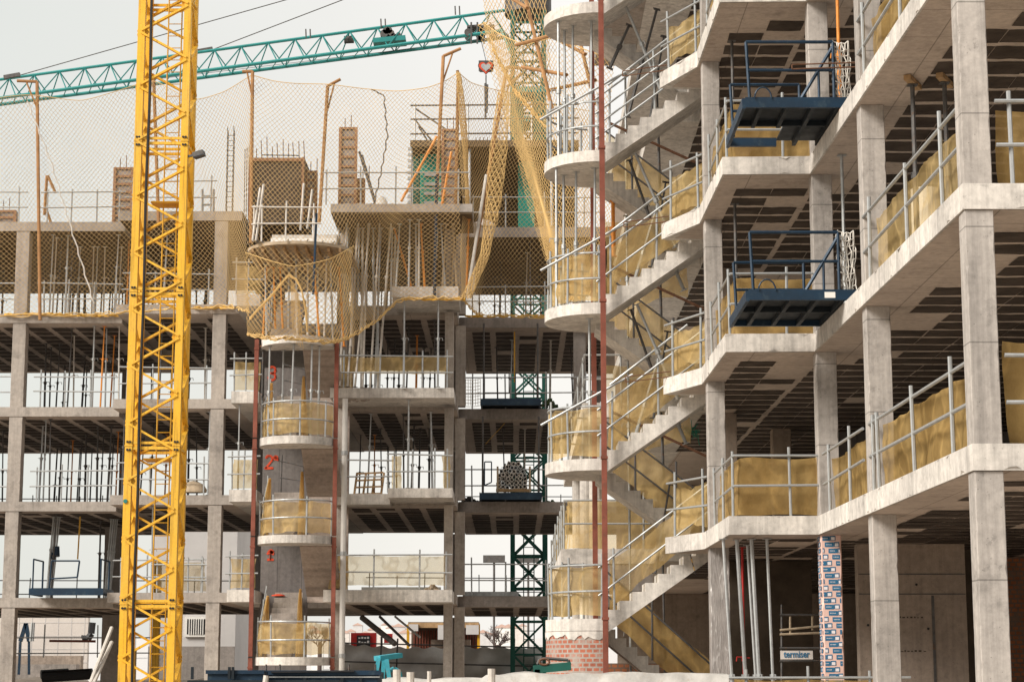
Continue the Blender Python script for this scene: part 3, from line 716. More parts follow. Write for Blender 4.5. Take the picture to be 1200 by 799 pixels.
kk = len(pr.f); pr.add(pw.v, pw.f); po = pr.build('printed_film', 'print_blue', wc, ORG[RB]); po.data.materials.append(M['print_white'])
for p in po.data.polygons:
    if p.index >= kk: p.material_index = 1

# ---- stacked scaffold frames and the sign in the dark bay
t = thing('scaffold_stack', 'stack of dark scaffold frames in the ground floor bay behind the props', 'scaffold', W(930, 795, 36.5), None)
for i, y in enumerate((720, 735, 743, 759, 774)):
    p, q = W(914, y+(3 if i == 1 else 0), 36.5), W(964, y-(2 if i in (1, 2) else 0), 36.5); MB().tube(p, q, .022, 6).build('ledger', 'wood_old' if i in (1, 2) else 'steel_dark', t)
for x, y0_, y1_ in ((916, 708, 799), (963, 715, 799), (926, 722, 743), (952, 720, 738)):
    MB().tube(W(x, y0_, 36.52), W(x, y1_, 36.52), .022, 6).build('standard', 'wood_old' if y1_ < 760 else 'steel_dark', t)
def text_mesh(body, name, size, loc, mat, parent=None, rot=(R(90), 0, 0), ext=.004, sx=1.):
    cu = bpy.data.curves.new(name, 'FONT'); cu.body = body; cu.size = size; cu.extrude = ext; cu.align_x = 'CENTER'; cu.align_y = 'CENTER'
    cu.offset = size*.018
    o = bpy.data.objects.new(name+'_tmp', cu); COL.objects.link(o); dg = bpy.context.evaluated_depsgraph_get(); dg.update()
    me = bpy.data.meshes.new_from_object(o.evaluated_get(dg)); bpy.data.objects.remove(o, do_unlink=True); bpy.data.curves.remove(cu)
    me.materials.clear(); me.materials.append(M[mat]); q = bpy.data.objects.new(name, me); COL.objects.link(q)
    q.rotation_euler = rot; q.scale = (sx, 1, 1); q.location = loc
    if parent is not None: q.parent = parent; q.location = Vector(loc)-Vector(ORG[parent])
    return q
p0 = W(933.5, 767, 36.3)
t = thing('sign_board', 'pale sign board reading termiser in dark letters, fixed to the dark scaffold frames', 'sign', p0)
MB().box(p0.x-.285, p0.x+.285, p0.y-.01, p0.y+.015, p0.z-.075, p0.z+.075).build('board', 'wall_pale', t)
text_mesh('termiser', 'lettering', .165, (p0.x, p0.y-.014, p0.z+.008), 'print_blue', t, sx=.80)
# scrap of teal net under the second floor slab
p0 = W(811, 506, 42.0); t = MB()
rn = random.Random(2)
for i in range(70): 
    a = p0+Vector((rn.uniform(-.16, .16), rn.uniform(-.04, .04), rn.uniform(-.1, .1))); t.bar(a, a+Vector((rn.uniform(-.1, .1), 0, rn.uniform(-.08, .08))), .012)
t.bar(p0+Vector((.12, 0, -.1)), p0+Vector((.15, 0, -.28)), .014)
t.bar(p0+Vector((0, .1, .02)), p0+Vector((0, .1, 1.05)), .012)
single(t, 'net_scrap', 'teal_net', 'tangled scrap of green-blue net hanging under the slab right of the stair', 'net scrap')
# striped warning tape end
t = thing('hazard_tape', 'black and yellow hazard tape hanging under the lowest slab nose at the stair', 'tape', W(812, 665, 38.2))
for i in range(5): MB().bar(W(809+i*1.2, 650+i*4.5, 38.2), W(810.2+i*1.2, 654.5+i*4.5, 38.2), .07, .01).build('stripe', 'black' if i % 2 == 0 else 'yellow', t)
# ================================================================== rear building
FB = thing('concrete_building', 'unfinished grey concrete building across the back, behind the yellow mast, under the roof net', 'building', (-8, 68, 0))
def slab(x0, x1, y0, y1, ztop, mat, t=T, seed=0, blk=True, margin=.25, pz=None):
    s = MB().box(x0, x1, y0, y1, ztop-t, ztop).build('floor_slab', mat, FB)
    if blk:
        poly = [(x0, y0), (x1, y0), (x1, y1), (x0, y1)]
        sk = MB().add([(x0+.02, y0+.02, ztop-t-.003), (x1-.02, y0+.02, ztop-t-.003), (x1-.02, y1-.02, ztop-t-.003), (x0+.02, y1-.02, ztop-t-.003)], [(0,1,2,3)])
        if ztop > Z(5)-.3: sk.build('soffit', 'ply_form', s, ORG[FB])
        else: soffit(sk, blocks(poly, ztop-t-.006, .78, .80, .20, .14, margin, x0+.3, x1, y0+.8, y1-.2, seed), s, ORG[FB])
    return s
BK = 74.8
AX0, AXM, AX1 = -27.0, -12.45, -8.55
for n in (1, 2, 3, 4, 5):
    z = Z(n)-.12
    slab(AX0, AXM, 64.0, BK, z, 'conc_far', seed=200+n)
    slab(AXM+.004, AX1, 63.0, BK, z+.12, 'conc_far', seed=210+n)
    if n < 5:
        MB().box(AX1+.003, -7.72, 61.4, 66.0, Z(n)-.34, Z(n)+.02).build('floor_slab', 'conc_pale', FB)
    # middle part B behind the balconies
    slab(-5.45, -1.72, 63.0, BK, Z(n)-.04, 'conc_far', seed=220+n)
    slab(-1.715, 4.0, 65.2, BK+.6, Z(n)-.02, 'conc_grey', .34, seed=230+n)
    # floor strip behind the stair core
    slab(-8.54, -5.455, 66.2, BK, Z(n)-.06, 'conc_far', seed=240+n, blk=False)
# balconies of the middle part
for n, x0, x1, y0, dz, th_ in ((1, -5.62, -1.78, 61.0, 0, .36), (2, -5.45, -3.72, 62.0, -.05, .32), (2, -3.715, -1.78, 60.9, .02, .28), (3, -5.5, -1.76, 60.9, .05, .30), (4, -3.62, -1.62, 60.4, .07, .33)):
    MB().box(x0, x1, y0, 62.996, Z(n)+dz-th_, Z(n)+dz).build('balcony_slab', 'conc_pale', FB)
BT, BB = W(460, 239, 60.2).z, W(460, 248.5, 60.2).z
MB().box(-5.48, -1.22, 60.22, 62.98, BB-.05, BB-.002).build('shutter_board', 'ply_form', FB)
MB().box(-5.5, -1.2, 60.2, 62.99, BB, BT).build('balcony_slab', 'conc_far', FB)
# columns
def fcol(xc, y, w, n, mat='conc_far', d=None, z0=None, z1=None):
    z0 = (0 if n == 0 else Z(n)) if z0 is None else z0; z1 = Z(n+1)-T-.16 if z1 is None else z1
    chamfer_col(xc-w/2, xc+w/2, y, y+(d or w), z0-.05 if n else 0, z1, .012).build('column', mat, FB)
for n in range(0, 5):
    fcol(-15.72, 64.02, .42, n, z0=Z(n)-.12+.05 if n else 0, z1=Z(n+1)-T-.13)
    fcol(-21.6, 64.02, .42, n, z0=Z(n)-.12+.05 if n else 0, z1=Z(n+1)-T-.13)
    fcol(-9.2, 63.02, .42, n, z0=Z(n)+.05 if n else 0, z1=Z(n+1)-T-.01)
    fcol(-1.95, 62.4 if n else 62.4, .27, n, 'conc_far', .4, z0=Z(n)+.06, z1=Z(n+1)-T-.06)
    fcol(-1.66, 64.75, .32, n, 'conc_far', .4, z0=Z(n)+.06, z1=Z(n+1)-.38)
    fcol(-5.25, 62.45, .26, n, 'conc_far', .4, z0=Z(n)+.06, z1=Z(n+1)-T-.06)
    fcol(2.2, 65.4, .4, n, 'conc_grey', z1=Z(n+1)-.38)
    for x in (-14.1, -20.2, -8.9, -6.25, -2.25, 3.2): fcol(x, 73.9, .42, n, 'conc_grey', z1=Z(n+1)-T-.14)
    if n in (0, 1): fcol(-13.7, 70.5, .75, n, 'conc_grey', .3, z1=Z(n+1)-T-.14)
    MB().box(-8.5, -7.55, 66.3, 66.6, (Z(n)+.01 if n else 0), Z(n+1)-T-.1).build('core_wall', 'conc_shutter', FB)
# white downpipe on the middle part
t = thing('downpipe', 'slim pale downpipe in front of the middle balconies, right of the rear stair', 'pipe', (-5.0, 60.9, 0))
MB().tube((-5.02, 60.75, .3), (-5.02, 60.75, Z(3)-.3), .085, 10).build('shaft', 'pvc', t)
for zz in (2.2, 5.2, 8.2): MB().tube((-5.02, 60.75, zz), (-5.02, 60.75, zz+.12), .10, 10).build('clamp', 'galv', t)

# ---- rear stair: half landings in front, flights running back to the floors
SX, SY, SR = -6.30, 59.55, 1.12
HZ = {0: EYE+.60, 1: EYE+4.06, 2: EYE+6.92, 3: EYE+9.86}
def frontal_arc(r, n=26, y=SY): return [(SX-r*math.cos(a), y-r*1.0*math.sin(a)) for a in [math.pi*i/n for i in range(n+1)]]
for n in range(0, 4):
    zz = HZ[n]; a = frontal_arc(SR)
    MB().prism(a[::-1]+[(SX-SR, SY+.35), (SX+SR, SY+.35)], zz-.23, zz).build('stair_landing', 'conc_pale', FB)
    y0 = SY+.36; up = Z(n+1)
    ns = max(6, round((up-zz)/.17)); yb = y0+.27*(ns-1)
    flight(y0, zz, yb, up, ns, .22, SX-SR+.15, SX-.12, lambda u, v, a: (a, u, v)).build('stair_flight', 'conc', FB)
    if n < 3:
        dn = up; top = HZ[n+1]; ns = max(6, round((top-dn)/.17)); yb = y0+.27*(ns-1)
        # descends from the front landing back to the floor: soffit faces the viewer
        flight(-yb, dn, -y0, top, ns, .22, SX+.08, SX+SR, lambda u, v, a: (a, -u, v)).build('stair_flight', 'conc_board', FB)
MB().box(SX-SR-.35, SX-.02, 63.2, 63.4, 0, HZ[3]-.25).build('core_wall', 'conc_shutter', FB)
MB().box(SX-.015, SX+SR+.1, 63.2, 63.4, Z(1)-.3, HZ[3]-.25).build('core_wall', 'conc_board', FB)
# sprayed red floor numbers on the core wall
def spray(strokes, x, z, s, label, w=.07):
    m = MB(); rn = random.Random(1)
    for st in strokes:
        for (a, b), (c, d) in zip(st, st[1:]):
            m.bar((x+a*s, 63.190, z+b*s), (x+c*s, 63.190, z+d*s), .008, w*rn.uniform(.8, 1.15)*1.0)
            m.tube((x+c*s, 63.186, z+d*s), (x+c*s, 63.197, z+d*s), w*.5, 8)
    o = m.build('painted_mark', 'red_paint', FB); o['label'] = label
def arcp(cx, cy, r, a0, a1, n=8, ry=None): return [(cx+r*math.cos(R(a0+(a1-a0)*i/n)), cy+(ry or r)*math.sin(R(a0+(a1-a0)*i/n))) for i in range(n+1)]
three = [arcp(.25, .75, .25, 160, -60)+[(.2, .52)]+arcp(.25, .26, .26, 80, -165)]
two = [arcp(.28, .72, .26, 170, -20)+[(.08, .08), (0, 0), (.55, .02)], arcp(.80, .82, .12, 0, 360, 10)+[(.93, .80), (.95, .66)]]
mark = [[(0, .55), (.18, .85), (.42, 1.0), (.62, .60)], [(.28, .95), (.30, .0)], [(0, 0), (.6, .0)], [(.40, .92), (.50, .7), (.30, .75)], [(.45, .78), (.62, .74), (.58, .9)]]
p3 = W(318.5, 437.5, 63.19); spray(three, p3.x-.10, p3.z-.21, .42, 'red sprayed figure 3')
p2 = W(318.5, 541, 63.19); spray(two, p2.x-.2, p2.z-.2, .40, 'red sprayed figure 2 with a small raised a')
p1 = W(317, 644, 63.19); spray(mark, p1.x-.1, p1.z-.30, .29, 'red sprayed mark over an underline', .075)
# wooden shuttering deck for the next landing, with steps cast above
fd = thing('formwork_deck', 'rounded timber formwork deck standing on props at the top of the rear stair', 'formwork', (SX, SY, EYE+12.42))
zz = EYE+12.42
MB().prism([(SX+1.55*math.cos(a)*-1, SY-.3-1.5*math.sin(a)) for a in [math.pi*i/16 for i in range(17)]][::-1]+[(SX-1.55, SY+2.6), (SX+1.55, SY+2.6)], zz, zz+.09).build('deck_board', 'wood_old', fd)
for i in range(9): MB().bar((SX-1.3+.32*i, SY-1.55+.02*abs(i-4)**2, zz-.07), (SX-1.3+.32*i, SY+2.5, zz-.07), .07, .13).build('joist', 'wood', fd)
t = thing('concrete_steps', 'freshly cast pale steps with shutter boards above the rear stair deck', 'steps', (SX-.2, SY+1, zz+.1))
for i in range(5): MB().box(SX-1.05, SX+.95, SY+.2+.3*i, SY+.2+.3*i+.8, zz+.12+.17*i, zz+.285+.17*i).build('step', 'conc_pale' if i % 2 == 0 else 'white', t)
t = thing('rebar_bundle', 'dark heap of rebar ends lying on the front of the rear stair deck', 'rebar', (SX, SY-1, zz+.1))
b = MB(); rn = random.Random(4)
for i in range(40): x = SX+rn.uniform(-.9, 1.2); b.tube((x, SY-.9+rn.uniform(-.2, .3), zz+.11), (x+rn.uniform(-.15, .15), SY-.6+rn.uniform(-.2, .3), zz+.11+rn.uniform(.05, .28)), .018, 4)
b.build('bars', 'steel_dark', t)
# red posts of the rear stair
for x, y, k in ((-7.52, 59.2, 'left'), (-5.16, 59.2, 'right')):
    t = thing('steel_post', f'brick-red steel post on the {k} side of the rear stair with the red numbers', 'post', (x, y, 0), 'red steel posts of the stairs')
    for i in range(4):
        za, zb = (0 if i == 0 else HZ[i-1]+.02, HZ[i]-.30)
        MB().box(x-.06, x+.06, y-.06, y+.06, za, zb+.28).build('shaft', 'rust', t)
        MB().box(x-.075, x+.075, y-.075, y+.075, zb-.02, zb+.03).build('joint_collar', 'rust', t)
    MB().box(x-.02, x+.02, y-.02, y+.02, HZ[3], HZ[3]+.01).build('pin', 'rust', t)

# ---- guardrails of the rear stair and floors
rg = 'guardrails of the rear building'
for n in range(0, 4):
    zz = HZ[n]; a = [Vector((x, y, zz)) for x, y in frontal_arc(SR-.06)]
    lab = ('lowest', 'second lowest', 'third', 'topmost')[n]
    if n < 3:
        guardrail(a, (.05, .32, .62, .93) if n != 2 else (.06, .3, .55, .8, .95), f'curved guardrail of the rear stair on its {lab} landing', r=.026, ext=.02, group=rg)
        debris_net(a, .05, 1.0, f'ochre net round the rear stair on its {lab} landing', 'debris', (0, .06), .09, 50, 14, .12, seed=120+n, u0=.02, u1=.98)
    # gathered drapes hanging along both sides of the flight
    for k, (x0, x1, lean) in enumerate(((SX-SR+.05, SX-.72, .18), (SX-.05, SX+.18, -.2))):
        if n == 3: continue
        p = [Vector((x0, SY+.1, zz)), Vector((x1, SY+.5, zz))]
        m = MB(); z0_, z1_ = .02, 2.0 if k else 1.8
        def fn(u, v, p=p, lean=lean, n=n, k=k):
            wdt = (1-v)**.8*.95+.06; q = p[0].lerp(p[1], .5+(u-.5)*wdt); 
            return (q.x+lean*(1-v)*-.3+.03*math.sin(u*22+v*3), q.y+.06*math.sin(u*26+n+k)+v*.5, q.z+z0_+(z1_-z0_)*v)
        single(m.sheet(fn, 26, 14), 'debris_net', 'debris', f'gathered ochre drape {"right" if k else "left"} of the rear stair flight above its {lab} landing', 'debris net', 'ochre debris netting tied to guardrails', True)
    guardrail([Vector((SX-SR+.1, SY+.3, zz+.05)), Vector((SX-SR+.1, SY+1.5, (Z(n+1)+zz)/2))], (.02, .5, .95), f'inclined guardrail left of the rear stair flight above its {lab} landing', r=.024, group=rg)
    if n in (1, 2): guardrail([Vector((SX-SR+.3, 62.5, Z(n+1))), Vector((SX-.1, 62.4, Z(n+1)-.15))], (.02, .98), f'dark guardrail before the red number above the {lab} landing of the rear stair', mat='steel_dark', r=.02, group=rg, ext=.02)
ew = {1: 'first', 2: 'second', 3: 'third', 4: 'fourth', 5: 'roof'}
for n in (1, 2, 3, 4, 5):
    f = ew[n]+(' floor' if n < 5 else '')
    if n in (2, 3, 4, 5): guardrail([Vector((-21.3, 64.15, Z(n)-.12)), Vector((-15.75, 64.15, Z(n)-.12))], (.3, .55, .8, .97), f'front guardrail left of the leftmost column, rear building {f}', r=.026, group=rg)
    guardrail([Vector((-15.1 if n > 1 else -11, 64.15 if n > 1 else 63.1, Z(n)-.12)), Vector((-12.6 if n > 1 else -9.5, 64.15 if n > 1 else 63.1, Z(n)-.12))], (.04, .35, .68, .97), f'front guardrail right of the leftmost column, rear building {f}', r=.026, group=rg)
    guardrail([Vector((-12.2, 63.15, Z(n))), Vector((-9.5, 63.15, Z(n)))], (.05, .35, .68, .97), f'front guardrail just behind and right of the yellow mast, rear building {f}', r=.026, group=rg)
    if n < 5:
        e = [Vector((-8.5, 61.5, Z(n)+.02)), Vector((-7.75, 61.5, Z(n)+.02))]
        guardrail(e, (.03, .5), f'short guardrail left of the rear stair, {f}', r=.026, group=rg)
        debris_net([p+Vector((0, .1, 0)) for p in e], .05, .95, f'small ochre net left of the rear stair, {f}', 'debris', (0, .03), .04, 16, 10, .05, seed=140+n)
    guardrail([Vector((-21, 74.6, Z(n)-.1)), Vector((-9, 74.6, Z(n)-.1))], tuple(i/14 for i in range(15)), f'distant back guardrail seen through the left part of the rear building, {f}', mat='galv', r=.022, group=rg)
    guardrail([Vector((-1.5, 65.3, Z(n))), Vector((2.8, 65.3, Z(n)))], (.05, .3, .6, .9), f'front guardrail in the recessed right part of the rear building, {f}', r=.024, group=rg)
    guardrail([Vector((-5.2, 74.6, Z(n))), Vector((2.8, 75.2, Z(n)))], tuple(i/8 for i in range(9)), f'distant back guardrail seen through the middle of the rear building, {f}', r=.02, group=rg)
for n, x0, x1, y in ((1, -5.5, -1.9, 61.1), (2, -3.65, -1.9, 61.0), (3, -5.3, -1.9, 61.0)):
    e = [Vector((x0, y, Z(n)+.03)), Vector((x1, y, Z(n)+.03))]
    guardrail(e, (.06, .38, .76, .98), f'guardrail on the middle balcony of the rear building, {ew[n]} floor', r=.026, group=rg)
    for k, (u0, u1, z0_, z1_, m) in enumerate({1: ((0, .16, 0, 1.0, 'debris'), (.1, .97, .1, 1.0, 'debris_thin')), 2: ((.0, .18, 0, 1, 'debris'), (.88, 1, 0, 1, 'debris')), 3: ((.0, .12, 0, 1, 'debris'), (.06, .98, .48, 1.02, 'debris'), )}[n]):
        debris_net([p+Vector((0, .1, 0)) for p in e], z0_, z1_, f'{("left piece of ", "wide piece of ")[k] if n != 2 else ("left piece of ", "right piece of ")[k]}ochre net on the middle balcony, rear building {ew[n]} floor', m, (0, .03), .06, 30, 12, .05, seed=150+n*3+k, u0=u0, u1=u1)
e = [Vector((-5.25, 62.1, Z(2))), Vector((-3.75, 62.1, Z(2)))]
guardrail(e, (.06, .97), 'guardrail left of the balcony box, behind the brown lattice, rear building second floor', r=.026, group=rg)
debris_net([Vector((-11, 63.2, Z(1))), Vector((-9.5, 63.2, Z(1)))], .05, .95, 'ochre net between yellow mast and stair, rear building first floor', 'debris_thin', (0, .03), .06, 30, 12, .05, seed=171)
# brown timber lattice leaning on the second floor
t = thing('timber_lattice', 'brown timber lattice leaning against props on the second floor middle balcony', 'lattice', W(430, 580, 62.6))
for i in range(4): MB().bar(W(415+i*10.5, 580, 62.5), W(418.5+i*10.5, 554, 62.9), .06, .05).build('upright', 'wood', t)
for i in range(4): MB().bar(W(414+i*1.1, 579-i*8, 62.46), W(446+i*1.1, 578-i*8.2, 62.46), .06, .05).build('cross_slat', 'wood', t)

# ---- props, many
pg = 'props standing on the floors of the rear building'
rn = random.Random(21)
BAY = [('left bay beside leftmost column', -15.1, -12.5, 64.6, 73), ('bay at left picture edge', -18.2, -15.8, 64.6, 73), ('bay behind the yellow mast', -12.3, -9.6, 63.6, 73), ('middle bay', -4.9, -2.3, 63.3, 73), ('recessed right bay', -1.2, 2.6, 65.8, 73.5)]
CNT = {1: (2, 1, 2, 0, 0), 2: (16, 5, 9, 11, 3), 3: (13, 4, 8, 12, 4), 4: (21, 7, 16, 10, 11)}
for n, cs in CNT.items():
    for (bn, xa, xb, ya, yb), c in zip(BAY, cs):
        L_ = []
        for i in range(c):
            y = rn.choice((ya, ya+.4, ya+1.8, ya+3.4, ya+4.2, ya+6, yb)); x = xa+(xb-xa)*(i+rn.uniform(.15, .85))/c; k = y/ya
            L_.append((x*k if xa < -8 else x*k, y))
        L_.sort(key=lambda q: q[0]/q[1])
        for i, (x, y) in enumerate(L_):
            m = rn.choices(('galv', 'steel_dark', 'prop_pale', 'prop_orange'), (4, 5, 3 if n > 2 else 1, .8))[0]
            if y > ya+3 and m != 'prop_orange': m = 'steel_dark'
            cw = {'galv': 'grey', 'steel_dark': 'dark', 'prop_pale': 'pale', 'prop_orange': 'orange'}[m]
            zt = 2.7-.16 if xa < -8 else 2.62
            dz = -.12 if xa < -12.4 and xa > -20 and bn[0] != 'b' or 'edge' in bn else 0
            if dz == 0: zt = 2.66
            far_prop(x, y, Z(n)+dz+.004, (2.69 if dz else 2.62 if xa > -6 else 2.66), m, f'{cw} prop, {ORD[i+1]} from left in the {bn}, rear building {ew[n]} floor', pg, (rn.uniform(-.02, .02), rn.uniform(-.035, .035)), rn.choice((.5, .6)), .038 if rn.random() < .3 else .028)
# props under the balcony at roof level (fourth floor) and under the deck
L_ = []
for i in range(22): L_.append((-5.35+.195*i+rn.uniform(-.08, .08), rn.choice((61.0, 61.6, 62.3)) if i > 9 else rn.choice((60.9, 61.6, 62.2))))
L_.sort(key=lambda q: q[0]/q[1])
for i, (x, y) in enumerate(L_):
    base = Z(4)+.075 if x > -3.6 else Z(4)-.04
    if x < -3.6: y = max(y, 63.1-.9); base = Z(4)-2.9 if i in (2, 4, 6) else Z(4)-.3
    m = 'prop_orange' if i in (10, 14, 20) else rn.choice(('prop_pale', 'wood_old', 'galv'))
    near_prop((x+(.3 if i == 10 else 0), y, base), (x-(.35 if i == 10 else rn.uniform(-.15, .15)), y, BB-.055), f'{"orange" if m == "prop_orange" else "pale"} prop, {ORD[i+1]} from left under the roof balcony behind the net', pg, mat=m, r=.045 if i in (2, 4) else .034, split=.6)
L_ = sorted([(SX-1.2+.2*i+rn.uniform(-.06, .06), SY+rn.choice((-.6, -.2, .4, 1.0)) if 2 < i < 11 else SY+rn.choice((.1, .5, 1.))) for i in range(14)])
for i, (x, y) in enumerate(L_):
    m = 'prop_orange' if i in (0, 2, 3, 9, 12) else rn.choice(('prop_pale', 'galv', 'prop_pale'))
    near_prop((x, y, HZ[3]), (x+rn.uniform(-.22, .12), y, EYE+12.42-.14), f'{"orange" if m == "prop_orange" else "pale"} prop, {ORD[i+1]} from left under the rounded timber deck of the rear stair', pg, mat=m, r=.032, split=.55)
for i in range(6):
    x = -5.1+.22*i; near_prop((x-.1, 60.9+.1*i, Z(3)+.1), (x+.15*(i % 3), 61.6, Z(4)+2.9), f'tall pale prop, {ORD[i+1]} of six rising between stair deck and middle balcony', pg, mat='prop_pale', r=.034, split=.6)
for n, zz, zt in ((2, HZ[2], HZ[3]-.24),):
    for i, (px, y) in enumerate(((307, SY+.2), (315, SY-.5), (331, SY+.25), (341, SY-.85), (364.5, SY-.75), (373.5, SY-.5))):
        x = (px-600)/F*(y*CP+8*SP)
        far_prop(x, y, zz+.002, zt-zz-.004, 'galv' if i else 'steel_dark', f'galvanised prop, {ORD[i+1]} from left between the two upper landings of the rear stair', pg, (0, .02 if i == 3 else 0), .5, .034)
for px, a, b, y, nm in ((473, 370, 455, 60.8, 'left'), (513, 372, 457, 60.8, 'right'), (478, 478, 578, 61.3, 'second floor'), (442, 372, 460, 61.6, 'leftmost')):
    p = W(px, b+8, y); n = 2 if a > 470 else 3
    zt = (Z(n+1)+.05-.31 if n == 2 else (Z(4)+.07-.335 if px > 450 else Z(4)-.35))
    far_prop(p.x, y, Z(n)+.06, zt-Z(n)-.06, 'galv', f'galvanised prop under the middle balcony front, {nm} one, {ew[n]} floor', pg, (0, 0), .55, .034)
for i, px in enumerate((235, 279)):
    far_prop((px-600)/F*(61.7*CP+6*SP), 63.3 if i == 0 else 61.7, Z(2)+.03, 2.6, 'galv', f'galvanised prop {"left of" if i == 0 else "right of"} the column beside the rear stair, second floor', pg)
# bundles of props on the first floor left
for k, (px, y) in enumerate(((60, 66.), (128, 67.))):
    x = (px-600)/F*(y*CP+3*SP)
    for i in range(4): near_prop((x-.14+.05*i, y, Z(1)-.11), (x+.0+.055*i, y+.05*i, Z(2)-T-.13), f'galvanised prop, {ORD[i+1]} of a four-prop bundle, first floor {"left" if k == 0 else "mast side"}, rear building', pg, r=.035, split=.6)
single(MB().tube(W(66, 640, 66), W(66.5, 652, 66), .10, 10).tube(W(63, 648, 66), W(62, 654, 65.9), .07, 8), 'site_bag', 'blue', 'dark blue bag tied to the bundle of props, first floor left', 'bag')
# orange straps hanging
for i, (a, b, lab) in enumerate((((94, 604, 66), (91, 655, 66), 'orange strap hanging from the slab, first floor left'), ((595, 492, 66.2), (569, 520, 66), 'orange strap tied slanting to a prop, recessed right bay'), ((603, 387, 66), (603, 448, 66), 'orange strap hanging straight down behind the upper blue platform'))):
    t = MB(); t.bar(W(*a), W(*b), .045, .012); single(t, 'strap', 'rope_yellow', lab, 'strap')

# ---- blue platforms on the rear building
for k, (x0, x1, ytop, n, y0, lab) in enumerate(((565, 632, 468, 3, 64.3, 'dark blue loading platform in the recessed right bay of the rear building, third floor, empty'), (564, 633, 580, 2, 64.3, 'dark blue loading platform carrying a stack of tubes, rear building second floor'), (40, 122, 697, 1, 62.8, 'blue loading platform jutting out at the left, rear building first floor'))):
    xa, xb = (x0-600)/F*(y0*CP+5*SP), (x1-600)/F*(y0*CP+5*SP); z = Z(n)+.02 if k < 2 else Z(1)-.04
    t = thing('loading_platform', lab, 'loading platform', ((xa+xb)/2, y0, z), 'blue loading platforms')
    MB().box(xa, xb, y0, y0+1.6, z+.02, z+.14).build('deck', 'blue_dark', t)
    MB().box(xa, xb, y0-.06, y0, z-.05, z+.17).build('front_beam', 'blue', t)
    MB().box(xa-.06, xa, y0-.06, y0+1.6, z-.04, z+.16).build('end_beam', 'blue', t); MB().box(xb, xb+.06, y0-.06, y0+1.6, z-.04, z+.16).build('end_beam', 'blue', t)
    hp = 1.0 if k < 2 else 1.05
    for s, x in ((0, xa+.04), (1, xb-.04)):
        m = MB().tube((x, y0, z+.1), (x, y0, z+(2.6 if k < 2 else hp)), .035 if k < 2 else .025, 6).tube((x, y0+1.3, z+.1), (x, y0+1.3, z+hp), .03, 6).tube((x, y0, z+hp), (x, y0+1.3, z+hp), .025, 6)
        m.build('side_rail', 'blue' if k == 2 else 'steel_dark', t)
    m = MB(); xm = (xa+xb)/2
    if k == 0:
        for p, q in ((xa, xm), (xm+.1, xb)): m.path([(p+.05, y0, z+.2), (p+.05, y0, z+1.), (q-.05, y0, z+1.), (q-.05, y0, z+.35), (p+.05, y0, z+.35)], .022, 6)
    elif k == 1: m.path([(xa+.1, y0, z+.4), (xa+.1, y0, z+1.15), (xa+.32, y0, z+1.15), (xa+.32, y0, z+.5), (xa+.1, y0, z+.4)], .022, 6)
    else: m.path([(xa+.55, y0, z+.15), (xa+.6, y0, z+1.0), (xa+1.45, y0, z+1.0), (xa+1.4, y0, z+.5), (xa+.55, y0, z+.45)], .028, 6)
    m.build('gate_frame', 'blue' if k else 'steel_dark', t)
# stack of square tubes on the platform
st = thing('tube_stack', 'heaped stack of pale square steel tubes seen end-on on the blue platform, second floor', 'tube stack', W(598, 580, 64.9))
p0 = W(582, 578, 64.7); rn2 = random.Random(8); pts = []
for r_ in range(7):
    c = (7, 7, 7, 7, 6, 4, 3)[r_]
    for i in range(c): pts.append((p0.x+.08+(7-c)*.07+i*.137+rn2.uniform(-.02, .02)+(.05 if r_ > 4 else 0), p0.z+.2+r_*.125+rn2.uniform(-.018, .018)))
for x, z in pts:
    a = rn2.uniform(0, 1.5); s = .068; m = MB(); y0 = 64.62+rn2.uniform(-.06, .06)
    def sq(h): return [(x+h*math.cos(a+i*math.pi/2), z+h*math.sin(a+i*math.pi/2)) for i in range(4)]
    o_, i_ = sq(s*1.25), sq(s*.80)
    vs = [(u, y0, v) for u, v in o_]+[(u, y0, v) for u, v in i_]+[(u, y0+1.1, v) for u, v in o_]+[(u, y0+1.1, v) for u, v in i_]
    fs = [(i, (i+1) % 4, 4+(i+1) % 4, 4+i) for i in range(4)]+[(i, 8+i, 8+(i+1) % 4, (i+1) % 4) for i in range(4)]+[(4+i, 4+(i+1) % 4, 12+(i+1) % 4, 12+i) for i in range(4)]+[(12, 13, 14, 15)]
    m.add(vs, fs); m.build('tube', rn2.choice(('prop_pale', 'prop_pale', 'galv', 'wall_pale')), st)
MB().box(p0.x, p0.x+.06, 64.55, 65.6, p0.z+.02, p0.z+.85).build('stake', 'wood_old', st); MB().box(p0.x+1.03, p0.x+1.09, 64.55, 65.6, p0.z+.02, p0.z+.85).build('stake', 'wood_old', st); MB().box(p0.x-.02, p0.x+1.1, 64.58, 64.7, p0.z+.04, p0.z+.14).build('sleeper', 'wood', st)
# white net left of the upper rear platform
m = MB(); rn2 = random.Random(5)
A, B, C_, D = W(540, 444, 65), W(563, 444, 65), W(563, 475, 65), W(540, 475, 65)
for i in range(9):
    t_ = i/8; rope(m, A.lerp(B, t_), D.lerp(C_, t_), .009, .0, 3); rope(m, A.lerp(D, t_), B.lerp(C_, t_), .009, .04, 6)
single(m, 'safety_net', 'white_net', 'small white safety net left of the empty blue platform, rear building third floor', 'net')

